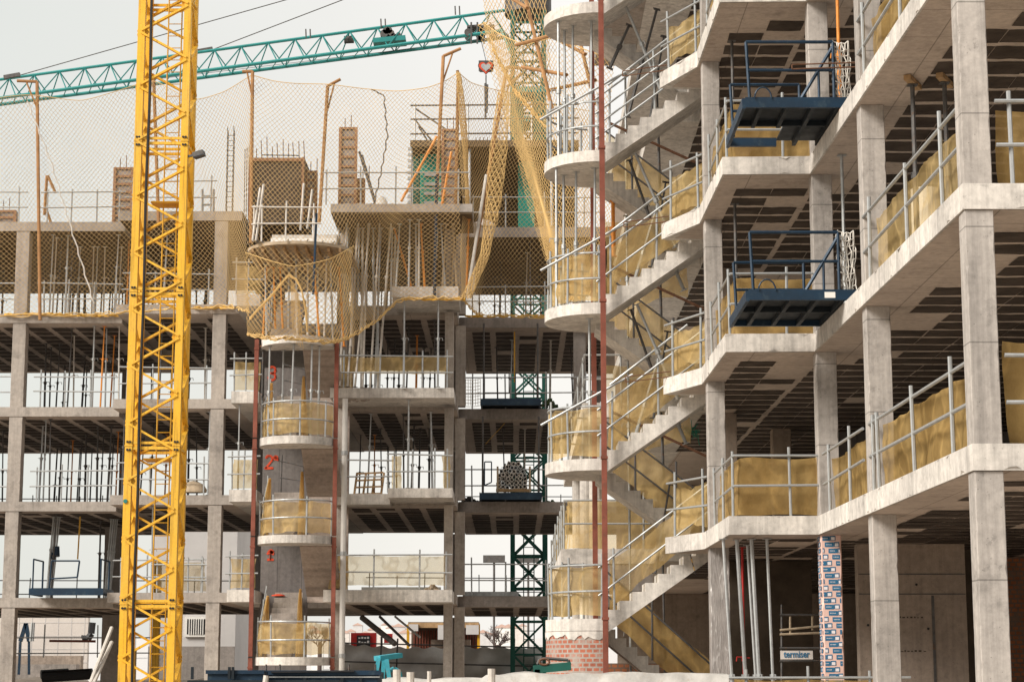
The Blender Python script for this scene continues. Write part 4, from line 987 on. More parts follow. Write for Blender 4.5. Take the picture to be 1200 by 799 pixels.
# ---- things standing on the roof slab
def formwork_panel(x0, x1, y, z0, z1, label, rows, depth=.45, cat='formwork'):
    t = thing('column_formwork', label, cat, ((x0+x1)/2, y, z0), 'column formwork boxes on the roof')
    MB().box(x0, x1, y+.05, y+depth, z0, z1).build('panel', 'ply', t)
    f = MB().box(x0-.03, x0+.06, y, y+.048, z0, z1).box(x1-.06, x1+.03, y, y+.048, z0, z1)
    for i in range(rows+1):
        z = z0+(z1-z0-.07)*i/rows; f.box(x0+.061, x1-.061, y+.01, y+.046, z, z+.07)
    f.build('frame', 'orange_frame', t)
    for i in range(2): MB().tube((x0+.15+.2*i, y+.2, z1), (x0+.15+.2*i, y+.2, z1+.35+.1*i), .014, 5).build('rebar_starter', 'rebar', t)
    return t
def onroof(px0, px1, py0, py1, Y, label, rows, **k):
    a, b = W(px0, py1, Y), W(px1, py0, Y); return formwork_panel(a.x, b.x, Y, a.z, b.z, label, rows, **k)
onroof(132, 156, 196, 263, 65.5, 'brown column formwork with orange frame standing left of the yellow mast, roof', 7)
onroof(397, 418, 149, 241, 64.0, 'tall narrow column formwork with orange frame in the middle of the roof', 8)
onroof(419, 427, 209, 241, 64.2, 'low column formwork leaning beside the tall narrow one on the roof', 4)
onroof(518, 536, 151, 241, 63.5, 'tall column formwork before the raised dark storey on the roof', 8)
onroof(357, 371, 200, 252, 63.0, 'orange framed formwork ladder panel right of the dark core walls', 5)
onroof(-4, 18, 246, 263, 65.5, 'low brown formwork box at the left picture edge on the roof', 2)
t = thing('core_shuttering', 'dark core wall block with rebar sticking up above the rear stair', 'core wall', W(325, 252, 62.5))
a, b = W(291, 285, 62.5), W(357, 185, 62.5)
MB().box(a.x, b.x, 62.5, 65.2, Z(5)-.5, b.z).build('wall_block', 'ply_dark', t)
MB().box(a.x-.02, a.x+.06, 62.42, 62.498, Z(5)-.4, b.z).box(b.x-.08, b.x, 62.42, 62.498, Z(5)-.4, b.z).box(a.x, b.x, 62.44, 62.496, b.z-.12, b.z-.02).build('frame', 'orange_frame', t)
for i in range(10): MB().tube((a.x+.15+i*.17, 62.9, b.z), (a.x+.13+i*.17+rn.uniform(-.03, .03), 62.9, b.z+.55+rn.uniform(-.15, .25)), .014, 5).build('rebar_starter', 'rebar', t)
for i in range(5): MB().tube((a.x-.16+.05*i, 62.6+.1*i, a.z), (a.x-.18+.05*i, 62.6+.1*i, b.z+.3+.1*i), .014, 5).build('rebar_starter', 'steel_dark', t)
MB().bar((a.x+.3, 62.85, b.z+.18), (b.x-.2, 62.85, b.z+.16), .03).build('tie_bar', 'steel_dark', t)
# slim rebar cages
for px, y0_, y1_, lab in ((268, 148, 255, 'slim upright rebar cage like a ladder, left of the dark core block'),):
    t = MB(); p, q = W(px, y1_, 64), W(px, y0_, 64)
    for dx in (-.1, .1): t.tube((p.x+dx, 64, p.z), (p.x+dx, 64, q.z), .014, 5); t.tube((p.x+dx, 64.2, p.z), (p.x+dx, 64.2, q.z-.1), .014, 5)
    z = p.z
    while z < q.z-.15: t.tube((p.x-.1, 64, z), (p.x+.1, 64, z), .010, 4); z += .17
    single(t, 'rebar_cage', 'steel_dark', lab, 'rebar')
# raised storey on the right of the roof
z6 = W(560, 172, 65).z
t = thing('roof_storey', 'raised dark formwork storey with a deck and guardrail on the right of the rear roof', 'formwork', (-.8, 68, Z(5)))
MB().box(-3.35, 2.2, 65.0, 74, z6, z6+.22).build('deck', 'ply_form', t)
MB().box(-3.3, 2.2, 73.2, 73.5, Z(5), z6-.01).build('back_panel', 'ply_dark', t); MB().box(-2.1, .2, 68.0, 68.2, Z(5), z6-.01).build('inner_panel', 'ply_dark', t); MB().box(.75, 2.2, 67.4, 67.6, Z(5), z6-.01).build('inner_panel', 'ply_dark', t); MB().box(-3.3, -3.1, 66, 73.1, Z(5), z6-.01).build('side_panel', 'green', t)
MB().box(-3.05, -2.1, 65.6, 65.7, Z(5), z6-.1).build('green_panel', 'teal_net', t); MB().box(.2, .75, 66.2, 66.3, Z(5), z6-.2).build('green_panel', 'teal_net', t)
for i in range(5): MB().box(-2.9, -2.3, 65.53, 65.59, Z(5)+.5+.32*i, Z(5)+.60+.32*i).build('slat', 'galv', t)
for x in (-3.32, -1.4, 1.3): MB().tube((x, 65.2, Z(5)), (x, 65.2, z6-.01), .05, 8).build('post', 'galv', t)
for x in (-3.2, -1.45, .65): MB().tube((x, 65.1, z6), (x, 65.1, z6+1.5), .03, 6).build('rail_post', 'galv', t)
for h in (.45, .95, 1.42): MB().tube((-3.35, 65.08, z6+h), (2.2, 65.08, z6+h+.04), .028, 6).build('rail', 'steel_dark', t)
for p, q in (((-3.2, 1.4), (-2.2, .7)), ((-2.2, .7), (-2.2, .2)), ((-3.2, 1.0), (-2.5, .1)), ((-3.1, .8), (-2.7, .15))): MB().tube((p[0], 65.4, z6+p[1]), (q[0], 65.4, z6+q[1]), .03, 6).build('brace', 'steel_dark', t)
for i in range(24): MB().tube((-1.2+.13*i, 65.6, z6+.2), (-1.2+.13*i, 65.6, z6+.48), .012, 4).build('rebar_starter', 'rebar', t)
for i in range(11): MB().box(-3.42, -3.3, 64.92, 65.0, Z(5)+.5+.2*i, Z(5)+.6+.2*i).build('edge_clamp', 'galv', t)
# inclined bracing for the tall formwork
for i, (a, b) in enumerate((((421, 178), (440, 240)), ((424, 182), (441, 241)), ((470, 236), (512, 160)), ((529, 178), (518, 240)))):
    t = MB().tube(W(a[0], a[1], 63.2), W(b[0], b[1], 63.2), .045, 6); single(t, 'brace_prop', 'steel_dark' if i < 2 else 'prop_orange', ('grey raking brace behind the tall narrow column formwork', 'second grey raking brace beside the first, middle of the roof', 'orange raking brace left of the formwork before the raised storey', 'orange raking brace on the formwork before the raised storey')[i], 'brace')
guardrail([W(382, 240, 60.4)+Vector((0, 0, 0)), W(545, 240, 60.4)], (.0, .25, .5, .95), 'guardrail on the roof balcony behind the big net', r=.026, group=rg)
guardrail([W(296, 283, 58.2), W(300, 283, 57.7), W(372, 283, 57.7)], (.05, .3, .6, .95), 'pale guardrail with loose tubes on the rounded timber deck', mat='prop_pale', r=.026, group=rg)
for i, (a, b) in enumerate((((296, 282), (305, 220)), ((300, 282), (309, 216)), ((352, 270), (356, 215)), ((360, 268), (366, 222)))):
    single(MB().tube(W(*a, 58), W(*b, 58), .035, 6), 'scaffold_tube', 'prop_pale', f'loose pale tube leaning on the rounded timber deck, {ORD[i+1]} from left', 'tube')
single(MB().tube(W(237, 222, 64), W(237, 255, 64), .05, 6).tube(W(250, 222, 64), W(250, 255, 64), .05, 6).tube(W(236, 230, 64), W(251, 230, 64), .04, 6).tube(W(236, 240, 64), W(251, 240, 64), .04, 6).tube(W(236, 250, 64), W(251, 250, 64), .04, 6), 'trestle', 'galv', 'small grey steel trestle on the roof right of the yellow mast', 'trestle')
single(MB().tube(W(55, 206, 64.5), W(52, 252, 64.5), .05, 6).tube(W(56, 206, 64.5), W(65, 226, 64.5), .05, 6).tube(W(54, 245, 64.5), W(60, 262, 64.5), .05, 6), 'hooked_post', 'rust_post', 'short brown hooked post on the roof near the left picture edge', 'post')

# ---- gallows posts that carry the net
for pts, lab in ((((47, 375, 62.6), (43.5, 96, 62.6), (20, 95, 62.6)), 'brown net gallows post left of the yellow mast'),
                 (((186, 262, 62.6), (180, 88, 62.6), (171, 88, 62.6)), 'brown net gallows post hidden behind the yellow mast'),
                 (((294, 285, 60.6), (296, 84, 61), (284, 84, 61)), 'brown net gallows post left of the dark core block'),
                 (((374, 262, 60.8), (384, 101, 61.5), (399, 93, 61.5)), 'brown net gallows post with a short arm, middle of the roof'),
                 (((511, 240, 60.5), (519.5, 66, 61), (540, 57, 61)), 'orange-brown net gallows post reaching above the net peak'),
                 (((534, 245, 60.9), (537, 88, 61.2), (536, 83, 61.2)), 'slim orange pole at the peak of the net'),
                 (((548, 345, 60.6), (594, 79, 61.5), (610, 80, 61.5)), 'leaning orange gallows post where the rolled net hangs')):
    P = [W(*p) for p in pts]; t = thing('gallows_post', lab, 'post', P[0], 'net gallows posts on the rear roof')
    MB().tube(P[0], P[1], .055, 7).build('pole', 'rust_post', t)
    MB().tube(P[1], P[2], .05, 7).build('arm', 'rust_post', t)
    if (P[2]-P[1]).length > .3: MB().tube(P[1]-Vector((0, 0, .8))+(P[0]-P[1]).normalized()*0, P[1].lerp(P[2], .55), .03, 6).build('knee_brace', 'rust_post', t)
single(MB().tube(W(548, 345, 60.55), W(570, 205, 60.9), .05, 7), 'scaffold_tube', 'prop_pale', 'pale tube continuing the foot of the leaning orange gallows post', 'tube')
single(MB().tube(W(509, 348, 60.3), W(512, 205, 60.3), .045, 7), 'scaffold_tube', 'blue', 'blue-green tube hanging in front of the middle balconies', 'tube')
single(MB().tube(W(367, 345, 57.6), W(371, 250, 57.8), .035, 7), 'scaffold_tube', 'blue', 'blue-grey tube in front of the rounded timber deck', 'tube')

# ---- nets
def net(top, bot, label, mat, cell, r, sag=.25, bulge=0., taut=None, name='safety_net'):
    def curve(c):
        P = [W(*p) for p in c]; D = [0]
        for a, b in zip(P, P[1:]): D.append(D[-1]+(b-a).length)
        def f(t):
            d = t*D[-1]
            for i in range(len(P)-1):
                if d <= D[i+1]+1e-6:
                    s = (d-D[i])/max(1e-6, D[i+1]-D[i])
                    p0 = P[max(0, i-1)]; p1, p2 = P[i], P[i+1]; p3 = P[min(len(P)-1, i+2)]
                    q = .5*((2*p1)+(p2-p0)*s+(2*p0-5*p1+4*p2-p3)*s*s+(3*p1-p0-3*p2+p3)*s**3)
                    return p1.lerp(p2, s)*.45+q*.55
            return P[-1]
        return f, D[-1]
    ft, lt = curve(top); fb, lb = curve(bot)
    h = sum((ft(t)-fb(t)).length for t in (.1, .5, .9))/3
    nu = max(4, int(max(lt, lb)/cell)); nv = max(4, int(h/cell)); m = MB(); P = {}
    for j in range(nv+1):
        for i in range(nu+1):
            if (i+j) % 2: continue
            u, v = i/nu, j/nv; a, b = ft(u), fb(u); p = a.lerp(b, v)
            w = math.sin(math.pi*v); n1 = wr(u*lt, v*h, 3.1, .28, .55); n2 = wr(u*lt+9, v*h, 1.1, .22, .5)
            P[i, j] = p+Vector((n2*w, -bulge*w+n1*w, -sag*w*.4+wr(u*lt, v*h, 7, .16, .8)*w))
    V = []; Fc = []
    for (i, j), p in P.items():
        for di in (-1, 1):
            q = P.get((i+di, j+1))
            if q is None: continue
            d = q-p; a = Vector((-d.z, 0, d.x)).normalized()*r; y = Vector((0, r, 0)); k = len(V)
            V += [p-y, p+a*.87+y*.5, p-a*.87+y*.5, q-y, q+a*.87+y*.5, q-a*.87+y*.5]
            Fc += [(k, k+1, k+4, k+3), (k+1, k+2, k+5, k+4), (k+2, k, k+3, k+5)]
    m.v = [tuple(p) for p in V]; m.f = Fc
    t = thing(name, label, 'net', fb(.5)); m.build('mesh', mat, t)
    e = MB(); n_ = 60
    e.path([ft(i/n_) for i in range(n_+1)], r*1.9, 5); e.build('top_rope', mat, t)
    e = MB(); rr = random.Random(len(label))
    e.path([fb(i/n_)+Vector((rr.uniform(-.02, .02), -.02, rr.uniform(-.05, .05))) for i in range(n_+1)], r*3.2, 5)
    e.path([fb(i/n_)+Vector((rr.uniform(-.02, .02), -.05, rr.uniform(-.03, .09))) for i in range(n_+1)], r*2.6, 5); e.build('edge_rope', 'net_orange', t)
    return t
NR = .0062
net([(-30, 119, 62.5), (20, 112, 62.5), (43, 112, 62.5), (95, 118, 62.5), (140, 106, 62.5), (180, 95, 62.5), (225, 117, 62.3), (262, 108, 62), (295, 88, 61.4)],
    [(-30, 372, 63.2), (43, 370, 63.2), (100, 369, 63.2), (150, 366, 62.9), (225, 362, 62.4), (270, 360, 62.2), (292, 366, 59.5)], 'wide sagging safety net across the left part of the rear roof', 'net', .082, NR)
net([(295, 88, 61.4), (320, 95, 61.4), (345, 98, 61.4), (385, 99, 61.4), (425, 104, 61.4), (465, 107, 61.2), (500, 103, 61), (522, 95, 61), (537, 85, 61)],
    [(290, 392, 57.4), (315, 397, 57.0), (345, 398, 57.0), (385, 402, 57.4), (410, 396, 58.5), (440, 378, 60.0), (466, 354, 60.2), (500, 350, 60.2), (541, 350, 60.2)], 'large safety net bulging over the rear stair and middle balconies', 'net', .088, NR*1.05, sag=.4, bulge=.45)
net([(288, 296, 57.3), (318, 306, 56.8), (345, 312, 56.7), (385, 304, 57.0), (415, 288, 58.2)],
    [(290, 392, 57.2), (315, 397, 56.8), (345, 398, 56.8), (385, 402, 57.2), (413, 395, 58.4)], 'second denser orange net layer round the props of the rounded timber deck', 'net_orange', .095, .0062, sag=.2, bulge=.12)
net([(537, 85, 61), (552, 97, 61.2), (575, 104, 61.4), (600, 110, 61.6), (640, 122, 61.6), (690, 130, 61.6)],
    [(541, 350, 60.2), (560, 368, 63.0), (600, 371, 63.8), (640, 372, 63.8), (690, 372, 63.8)], 'safety net over the raised storey, right end of the rear roof', 'net', .082, NR)
# gathered peak of net before the rounded deck
m = MB(); rr = random.Random(6)
for k in range(4):
    P = [W(x+rr.uniform(-1.2, 1.2), y+rr.uniform(-1.2, 1.2), 57.0) for x, y in ((293, 374), (303, 362), (316, 349), (328, 334), (339, 323), (347, 327), (353, 340), (358, 362), (361, 388))]; m.path(P, .022, 5)
for k in range(16):
    t = k/15; a = pl([W(339, 323, 57.0), W(358, 362, 57.0)], .1+.5*t); m.tube(a, a+Vector((.05+.1*t, -.02, -1.2-.5*rr.random())), .004, 4)
single(m, 'net_rope', 'net_orange', 'gathered peak of yellow net rope standing before the rounded timber deck', 'rope')
# rolled net hanging beside the leaning post
def tube_net(pts, rad, label, cell=.07, r=.0075):
    P = [W(*p) for p in pts]; m = MB(); n = 50; k = 10
    for turn in (1, -1):
        for s in range(k):
            last = None
            for i in range(n+1):
                t = i/n; q = pl(P, t); a = 2*math.pi*(s/k+turn*t*2.2); rr_ = rad*(.55+.45*math.sin(math.pi*min(1, t*1.3+.05)))*(1+.25*noise.noise(Vector((t*9, s, 0))))
                p = q+Vector((rr_*math.cos(a), rr_*.7*math.sin(a), 0))
                if last is not None: m.tube(last, p, r, 4)
                last = p
    for i in range(int(n*.9)):
        q = pl(P, i/(n*.9)); rr_ = rad*(.55+.45*math.sin(math.pi*min(1, i/(n*.9)*1.3+.05)))
        m.path([q+Vector((rr_*math.cos(a), rr_*.7*math.sin(a), .05*math.sin(a*2))) for a in [2*math.pi*j/10 for j in range(11)]], r, 4)
    return single(m, 'rolled_net', 'net_orange', label, 'net')
tube_net([(590, 108, 61.4), (584, 180, 61), (578, 240, 60.7), (568, 300, 60.4), (546, 350, 60.2)], .26, 'bundled ochre net hanging in a roll along the leaning orange post')
tube_net([(537, 86, 61), (540, 110, 61), (545, 170, 61), (548, 240, 61)], .10, 'thin gathered net hanging straight down from the net peak')
# twisted lacing ropes
m = MB(); 
for a in (((32, 119), (60, 190), (75, 240), (110, 355)), ((435, 105), (450, 112), (454, 160), (447, 200), (437, 245))):
    m = MB(); P = [W(x, y, 61.9) for x, y in a]; n_ = 30
    m.path([pl(P, i/n_)+Vector((.03*math.sin(i*2.1), 0, 0)) for i in range(n_+1)], .022, 5)
    single(m, 'lacing_rope', 'steel_dark' if a[0][0] > 100 else 'prop_pale', f'twisted lacing rope running down the net {"left of the yellow mast" if a[0][0] < 100 else "in the middle of the roof"}', 'rope')
# yellow rope bundles lying on the fourth floor edge
for i, (x0, x1, y, Yd) in enumerate(((5, 75, 368.5, 63.9), (76, 140, 370, 63.9), (228, 292, 361, 62.9), (470, 545, 351, 60.3), (545, 650, 371, 64.9))):
    m = MB(); rr = random.Random(i)
    for k in range(4):
        P = [W(x0+(x1-x0)*j/14, y+rr.uniform(-2, 1.2), Yd+rr.uniform(-.1, .1)) for j in range(15)]; m.path(P, .02, 5)
    single(m, 'net_rope', 'rope_yellow', ('yellow rope bundle on the fourth floor edge at the left picture edge', 'yellow rope bundle on the fourth floor edge just left of the yellow mast', 'yellow rope bundle on the fourth floor edge right of the yellow mast', 'yellow rope bundle along the fourth floor balcony slab', 'yellow rope along the fourth floor edge of the recessed right bay')[i], 'rope')
# dense net swooping from the right stair, with its own poles
net([(566, 26, 47), (585, 40, 46), (615, 52, 45), (650, 45, 44), (690, 60, 43.5), (720, 70, 43.2)],
    [(655, 345, 43.5), (662, 350, 43.4), (672, 350, 43.2), (684, 348, 43), (696, 345, 43), (706, 340, 43)], 'dense ochre net swooping down to the left of the right stair', 'net_orange', .074, .0058, sag=.5)
net([(560, 30, 47.2), (572, 26, 47)], [(648, 330, 43.7), (662, 345, 43.5)], 'gathered outer edge of the swooping ochre net', 'net_orange', .08, .006, sag=.4)
net([(566, -6, 47), (600, -8, 46), (640, -6, 45)], [(578, 60, 46.5), (605, 110, 45.5), (640, 150, 44.5)], 'loose open net hanging at the top before the green mast', 'net', .10, .008, sag=.3)
tg = 'orange tubes holding the net beside the right stair'
for i, (a, b, lab) in enumerate((((614, -10), (648, 132), 'long leaning orange tube before the green crane mast'), ((605, 53), (645, 42), 'short orange tube crossing the long leaning one'), ((645, 42), (686, 64), 'orange tube sloping down to the landing props'), ((680, 50), (697, 122), 'leaning orange tube between landing props'), ((612, 79), (664, 88), 'level orange tube above the swooping net'), ((594, 102), (611, 86), 'short orange knee brace of the gallows'), ((644, 106), (698, 94), 'orange tube crossing behind the landing props'), ((596, -4), (618, 10), 'short orange tube at the top picture edge'))):
    single(MB().tube(W(*a, 45 if i != 5 else 61.4), W(*b, 43.5 if i != 5 else 61.4), .042, 7), 'scaffold_tube', 'rust_post', lab, 'tube', tg)
# ================================================================== yellow tower crane
CY = 48.0
cx0, cx1 = W(155, 400, CY).x, W(216.5, 400, CY).x
cx0 -= .10; CWID = 1.30; cx1 = cx0+CWID; CDEP = 1.12
YC = thing('tower_crane', 'yellow lattice tower crane mast rising through the whole left side of the photo', 'tower crane', ((cx0+cx1)/2, CY+.65, 0))
SEC = 3.72; zj = W(180, 165, CY).z; ZT = 20.5
LEG = .175
for (x, y) in ((cx0, CY), (cx1, CY), (cx0, CY+CDEP), (cx1, CY+CDEP)):
    x0, y0 = (x if x == cx0 else x-LEG), (y if y == CY else y-LEG)
    m = MB().box(x0, x0+LEG, y0, y0+LEG, -.5, ZT); m.build('chord', 'yellow', YC)
def zig(p0, p1, z0, ph, mat_w=.115):
    m = MB(); a, b = Vector((*p0, 0)), Vector((*p1, 0)); z = z0; k = ph; st = .69
    while z < ZT:
        s, e = (a, b) if k % 2 == 0 else (b, a)
        m.bar(s+Vector((0, 0, z+.03)), e+Vector((0, 0, z+st-.03)), mat_w, .05); z += st; k += 1
    return m
i_ = LEG/2; zst = zj % .69-1.38
zig((cx0+i_, CY+.03), (cx1-i_, CY+.03), zst, 0).build('front_bracing', 'yellow', YC)
zig((cx0+i_, CY+CDEP-.03), (cx1-i_, CY+CDEP-.03), zst, 1).build('rear_bracing', 'yellow', YC)
zig((cx0+.03, CY+i_), (cx0+.03, CY+CDEP-i_), zst, 0).build('side_bracing', 'yellow', YC)
zig((cx1-.03, CY+i_), (cx1-.03, CY+CDEP-i_), zst, 1).build('side_bracing', 'yellow', YC)
z = zj-SEC*5
while z < ZT:
    m = MB(); gus = MB()
    for y in (CY+.02, CY+CDEP-.07):
        m.box(cx0+LEG+.001, cx1-LEG-.001, y, y+.05, z-.09, z-.02); m.box(cx0+LEG+.001, cx1-LEG-.001, y, y+.05, z+.04, z+.10)
    for x in (cx0+.02, cx1-.07): m.box(x, x+.05, CY+LEG, CY+CDEP-LEG, z-.08, z-.02)
    for x in (cx0, cx1-LEG):
        m.box(x-.012, x+LEG+.012, CY-.012, CY+LEG+.012, z-.012, z+.012)
        for dz in (-.10, .09): gus.tube((x+LEG*.35, CY-.03, z+dz), (x+LEG*.35, CY+.01, z+dz), .028, 8); gus.tube((x+LEG*.7, CY-.03, z+dz), (x+LEG*.7, CY+.01, z+dz), .028, 8)
    o = m.build('joint_frame', 'yellow', YC); gus.build('bolts', 'black', o, ORG[YC])
    z += SEC
g = MB(); z = zst; k = 0
while z < ZT:      # triangular gussets where the diagonals meet the legs
    x = cx0+LEG if k % 2 == 0 else cx1-LEG; s = 1 if k % 2 == 0 else -1
    g.add([(x, CY+.05, z-.13), (x+s*.10, CY+.05, z), (x, CY+.05, z+.13), (x, CY+.065, z-.13), (x+s*.10, CY+.065, z), (x, CY+.065, z+.13)], [(0,1,2),(5,4,3),(0,3,4,1),(1,4,5,2),(2,5,3,0)])
    y = CY+LEG if k % 2 else CY+CDEP-LEG; s = 1 if k % 2 else -1
    g.add([(cx1-.05, y, z-.16), (cx1-.05, y+s*.16, z), (cx1-.05, y, z+.16), (cx1-.035, y, z-.16), (cx1-.035, y+s*.16, z), (cx1-.035, y, z+.16)], [(0,1,2),(5,4,3),(0,3,4,1),(1,4,5,2),(2,5,3,0)])
    z += .69; k += 1
g.build('gussets', 'yellow_dark', YC)
lx = cx0+.62; m = MB()
for x in (lx, lx+.33): m.tube((x, CY+.75, -.3), (x, CY+.75, ZT), .019, 6)
z = 0.
while z < ZT: m.tube((lx, CY+.75, z), (lx+.33, CY+.75, z), .012, 5); z += .31
m.build('ladder', 'yellow', YC)
for zz in (W(180, 232, CY).z, W(180, 536, CY).z): MB().box(cx0+.35, cx1-LEG, CY+.5, CY+1.1, zz, zz+.04).build('rest_platform', 'yellow_dark', YC)
m = MB(); P = [(cx0+.335+.012*math.sin(i*.9)-(.0 if i < 20 else .0), CY-.03, -.3+i*.7) for i in range(31)]; m.path(P, .034, 7); m.build('power_cable', 'black', YC)
m = MB(); P = [(cx0+1.06+.02*math.sin(i*1.3), CY+.5, -.3+i*.7) for i in range(31)]; m.path(P, .012, 5); m.build('thin_cable', 'steel_dark', YC)
p = W(233, 181, CY); fl = MB().bar((p.x-.12, CY+.02, p.z-.04), (p.x+.13, CY-.02, p.z+.03), .22, .13); o = fl.build('floodlight', 'steel_dark', YC)
MB().bar((p.x-.12, CY-.09, p.z-.105), (p.x+.13, CY-.13, p.z-.035), .04, .03).build('lamp_glass', 'glass_dark', o, ORG[YC])
MB().bar((cx1-.02, CY+.05, p.z-.05), (p.x-.1, CY+.03, p.z), .05).build('floodlight_bracket', 'steel_dark', YC)
MB().tube(W(147, 587, CY)-Vector((0, .03, 0)), W(147, 587, CY)+Vector((0, .01, 0)), .05, 8).build('paint_dab', 'teal', YC)

# ================================================================== green tower crane behind
GX, GY, GS = .65, 79.0, 1.25
GC = thing('tower_crane', 'green lattice tower crane behind the rear building, its long jib crossing the sky', 'tower crane', (GX, GY, 0))
m = MB()
for sx in (-1, 1):
    for sy in (-1, 1): m.box(GX+sx*GS/2-.09, GX+sx*GS/2+.09, GY+sy*GS/2-.09, GY+sy*GS/2+.09, 0, 28.0)
m.build('chord', 'green', GC)
def lat(m, a, b, step, w, zig_=False):
    z = 0
    while z < 27.9:
        m.bar(a+Vector((0, 0, z)), b+Vector((0, 0, z+step)), w); m.bar(b+Vector((0, 0, z)), a+Vector((0, 0, z+step)), w); m.bar(a+Vector((0, 0, z)), b+Vector((0, 0, z)), w); z += step
m = MB(); c = [Vector((GX+sx*GS/2, GY+sy*GS/2, 0)) for sx, sy in ((-1, -1), (1, -1), (1, 1), (-1, 1))]
for i in range(4): lat(m, c[i], c[(i+1) % 4], 1.25, .07)
m.build('bracing', 'green', GC)
m = MB()
for dx in (-.2, .2): m.tube((GX+dx, GY, 0), (GX+dx, GY, 27), .022, 5)
z = .2
while z < 27: m.tube((GX-.2, GY, z), (GX+.2, GY, z), .014, 4); z += .32
m.build('ladder', 'green', GC)
for zz in (24.6, 23.4, 22.2): MB().box(GX-GS/2-.1, GX+GS/2+.1, GY-GS/2-.1, GY+GS/2+.1, zz, zz+.22).build('collar_frame', 'teal', GC)
MB().box(GX-GS/2+.09, GX-.2, GY-GS/2-.13, GY-GS/2-.095, 22.4, 24.6).build('side_plate', 'green', GC); MB().box(GX+.2, GX+GS/2-.09, GY-GS/2-.13, GY-GS/2-.095, 22.4, 24.6).build('side_plate', 'green', GC)
m = MB().tube((GX, GY, 28), (GX, GY, 28.6), .95, 18); m.build('slewing_ring', 'steel_dark', GC)
# jib: from the mast top leftwards and away
J0, J1 = W(592, 40, 80.0), W(-90, 131, 88.0)       # lower chord line
d = (J1-J0); jl = d.length; d.normalize(); side = d.cross(Vector((0, 0, 1))).normalized(); upv = Vector((0, 0, 1)); hw, hh = .42, 1.0
Lc = lambda t, s: J0+d*t+side*s*hw; Tp = lambda t: J0+d*t+upv*hh
m = MB()
m.tube(Tp(0), Tp(jl), .065, 6); m.tube(Lc(0, 1), Lc(jl, 1), .075, 6); m.tube(Lc(0, -1), Lc(jl, -1), .075, 6); jb = m.build('jib_chords', 'teal', GC)
m = MB(); t = 0; st = .62; k = 0
while t < jl-st:
    for s in (-1, 1):
        a, b = (Lc(t, s), Tp(t+st)) if k % 2 == 0 else (Tp(t), Lc(t+st, s)); m.tube(a, b, .028, 5)
    m.tube(Lc(t, -1), Lc(t+st, 1), .022, 5); t += st; k += 1
m.build('jib_lacing', 'teal', GC)
MB().tube(Tp(0), Vector((GX, GY, 28.6)), .06, 6).build('jib_tie', 'teal', GC)
m = MB().tube(Lc(0, 1), Lc(0, -1), .06, 6).tube(Lc(0, 1), Vector((GX-.5, GY+.3, 25.9)), .07, 6).tube(Lc(0, -1), Vector((GX-.5, GY-.3, 25.9)), .07, 6); m.build('jib_root', 'teal', GC)
# hoist motor and trolley on the jib
q = W(459, 42, 81.6); mt = MB()
for i in range(7): mt.tube(q+Vector((-.3+.1*i, -.3, .15*math.sin(i))), q+Vector((-.3+.1*i, .35, .15*math.sin(i))), .17-.012*i, 10)
mt.build('hoist_motor', 'steel_dark', GC); MB().bar(q+Vector((-.75, 0, -.35)), q+Vector((.6, 0, -.22)), .9, .2).build('motor_tray', 'teal', GC)
q = W(409, 47, 82.2); MB().tube(q+Vector((-.2, 0, 0)), q+Vector((.2, 0, .02)), .17, 8).build('rope_drum', 'steel_dark', GC)
for x, y in ((361, 42), (449, 30), (536, 15)):
    p = W(x, y, 81.5); MB().tube(p+Vector((-.08, 0, -.1)), p+Vector((-.1, 0, .28)), .03, 5).tube(p+Vector((.1, 0, -.1)), p+Vector((.08, 0, .28)), .03, 5).build('rope_guide', 'steel_dark', GC)
for x0 in (556, 571):
    p = W(x0, 41, 80.3); mt = MB().bar(p+Vector((-.3, 0, .25)), p+Vector((.3, 0, .3)), .7, .07)
    for k in (-.25, .25): mt.tube(p+Vector((k, -.35, 0)), p+Vector((k, -.28, 0)), .16, 12).tube(p+Vector((k, .28, 0)), p+Vector((k, .35, 0)), .16, 12).bar(p+Vector((k*.5, -.38, -.5)), p+Vector((k*.5, -.38, .4)), .07)
    mt.build('trolley', 'steel_dark', GC)
# hook block with its red heart emblem, chain and wire
p = W(569.5, 80, 80.2); z0 = p
HB = MB(); hp = []
for i in range(33):
    a = 2*math.pi*i/32; hp.append((16*math.sin(a)**3/16*.28, (13*math.cos(a)-5*math.cos(2*a)-2*math.cos(3*a)-math.cos(4*a))/16*.27))
def heart(s, y0, y1, mat, nm):
    m = MB().profile([(u*s, v*s) for u, v in hp[:-1]], y0, y1, lambda u, v, a: (p.x+u, a, p.z+v+.02)); m.build(nm, mat, GC)
MB().prism([(p.x-.30, p.y+.0), (p.x+.30, p.y+.0), (p.x+.24, p.y+.2), (p.x-.24, p.y+.2)], p.z-.12, p.z+.32).build('hook_block', 'steel_dark', GC)
heart(1.18, p.y-.03, p.y-.004, 'steel_dark', 'hook_plate'); heart(1.05, p.y-.055, p.y-.031, 'red_paint', 'heart_emblem'); heart(.72, p.y-.08, p.y-.056, 'galv', 'heart_emblem')
MB().tube((p.x, p.y, p.z+.3), tuple(W(562, 40, 80.2)), .014, 5).build('hoist_rope', 'steel_dark', GC)
m = MB(); zc = p.z-.3; qb = W(569.5, 138, 80.2)
m.tube((p.x, p.y, zc), (p.x, p.y, zc-.35), .03, 6); m.tube((p.x-.02, p.y, zc-.35), (qb.x-.02, p.y, qb.z), .06, 6, .045); m.tube((p.x+.06, p.y, zc-.4), (qb.x+.03, p.y, qb.z+.2), .045, 6); m.build('chain', 'steel_dark', GC)
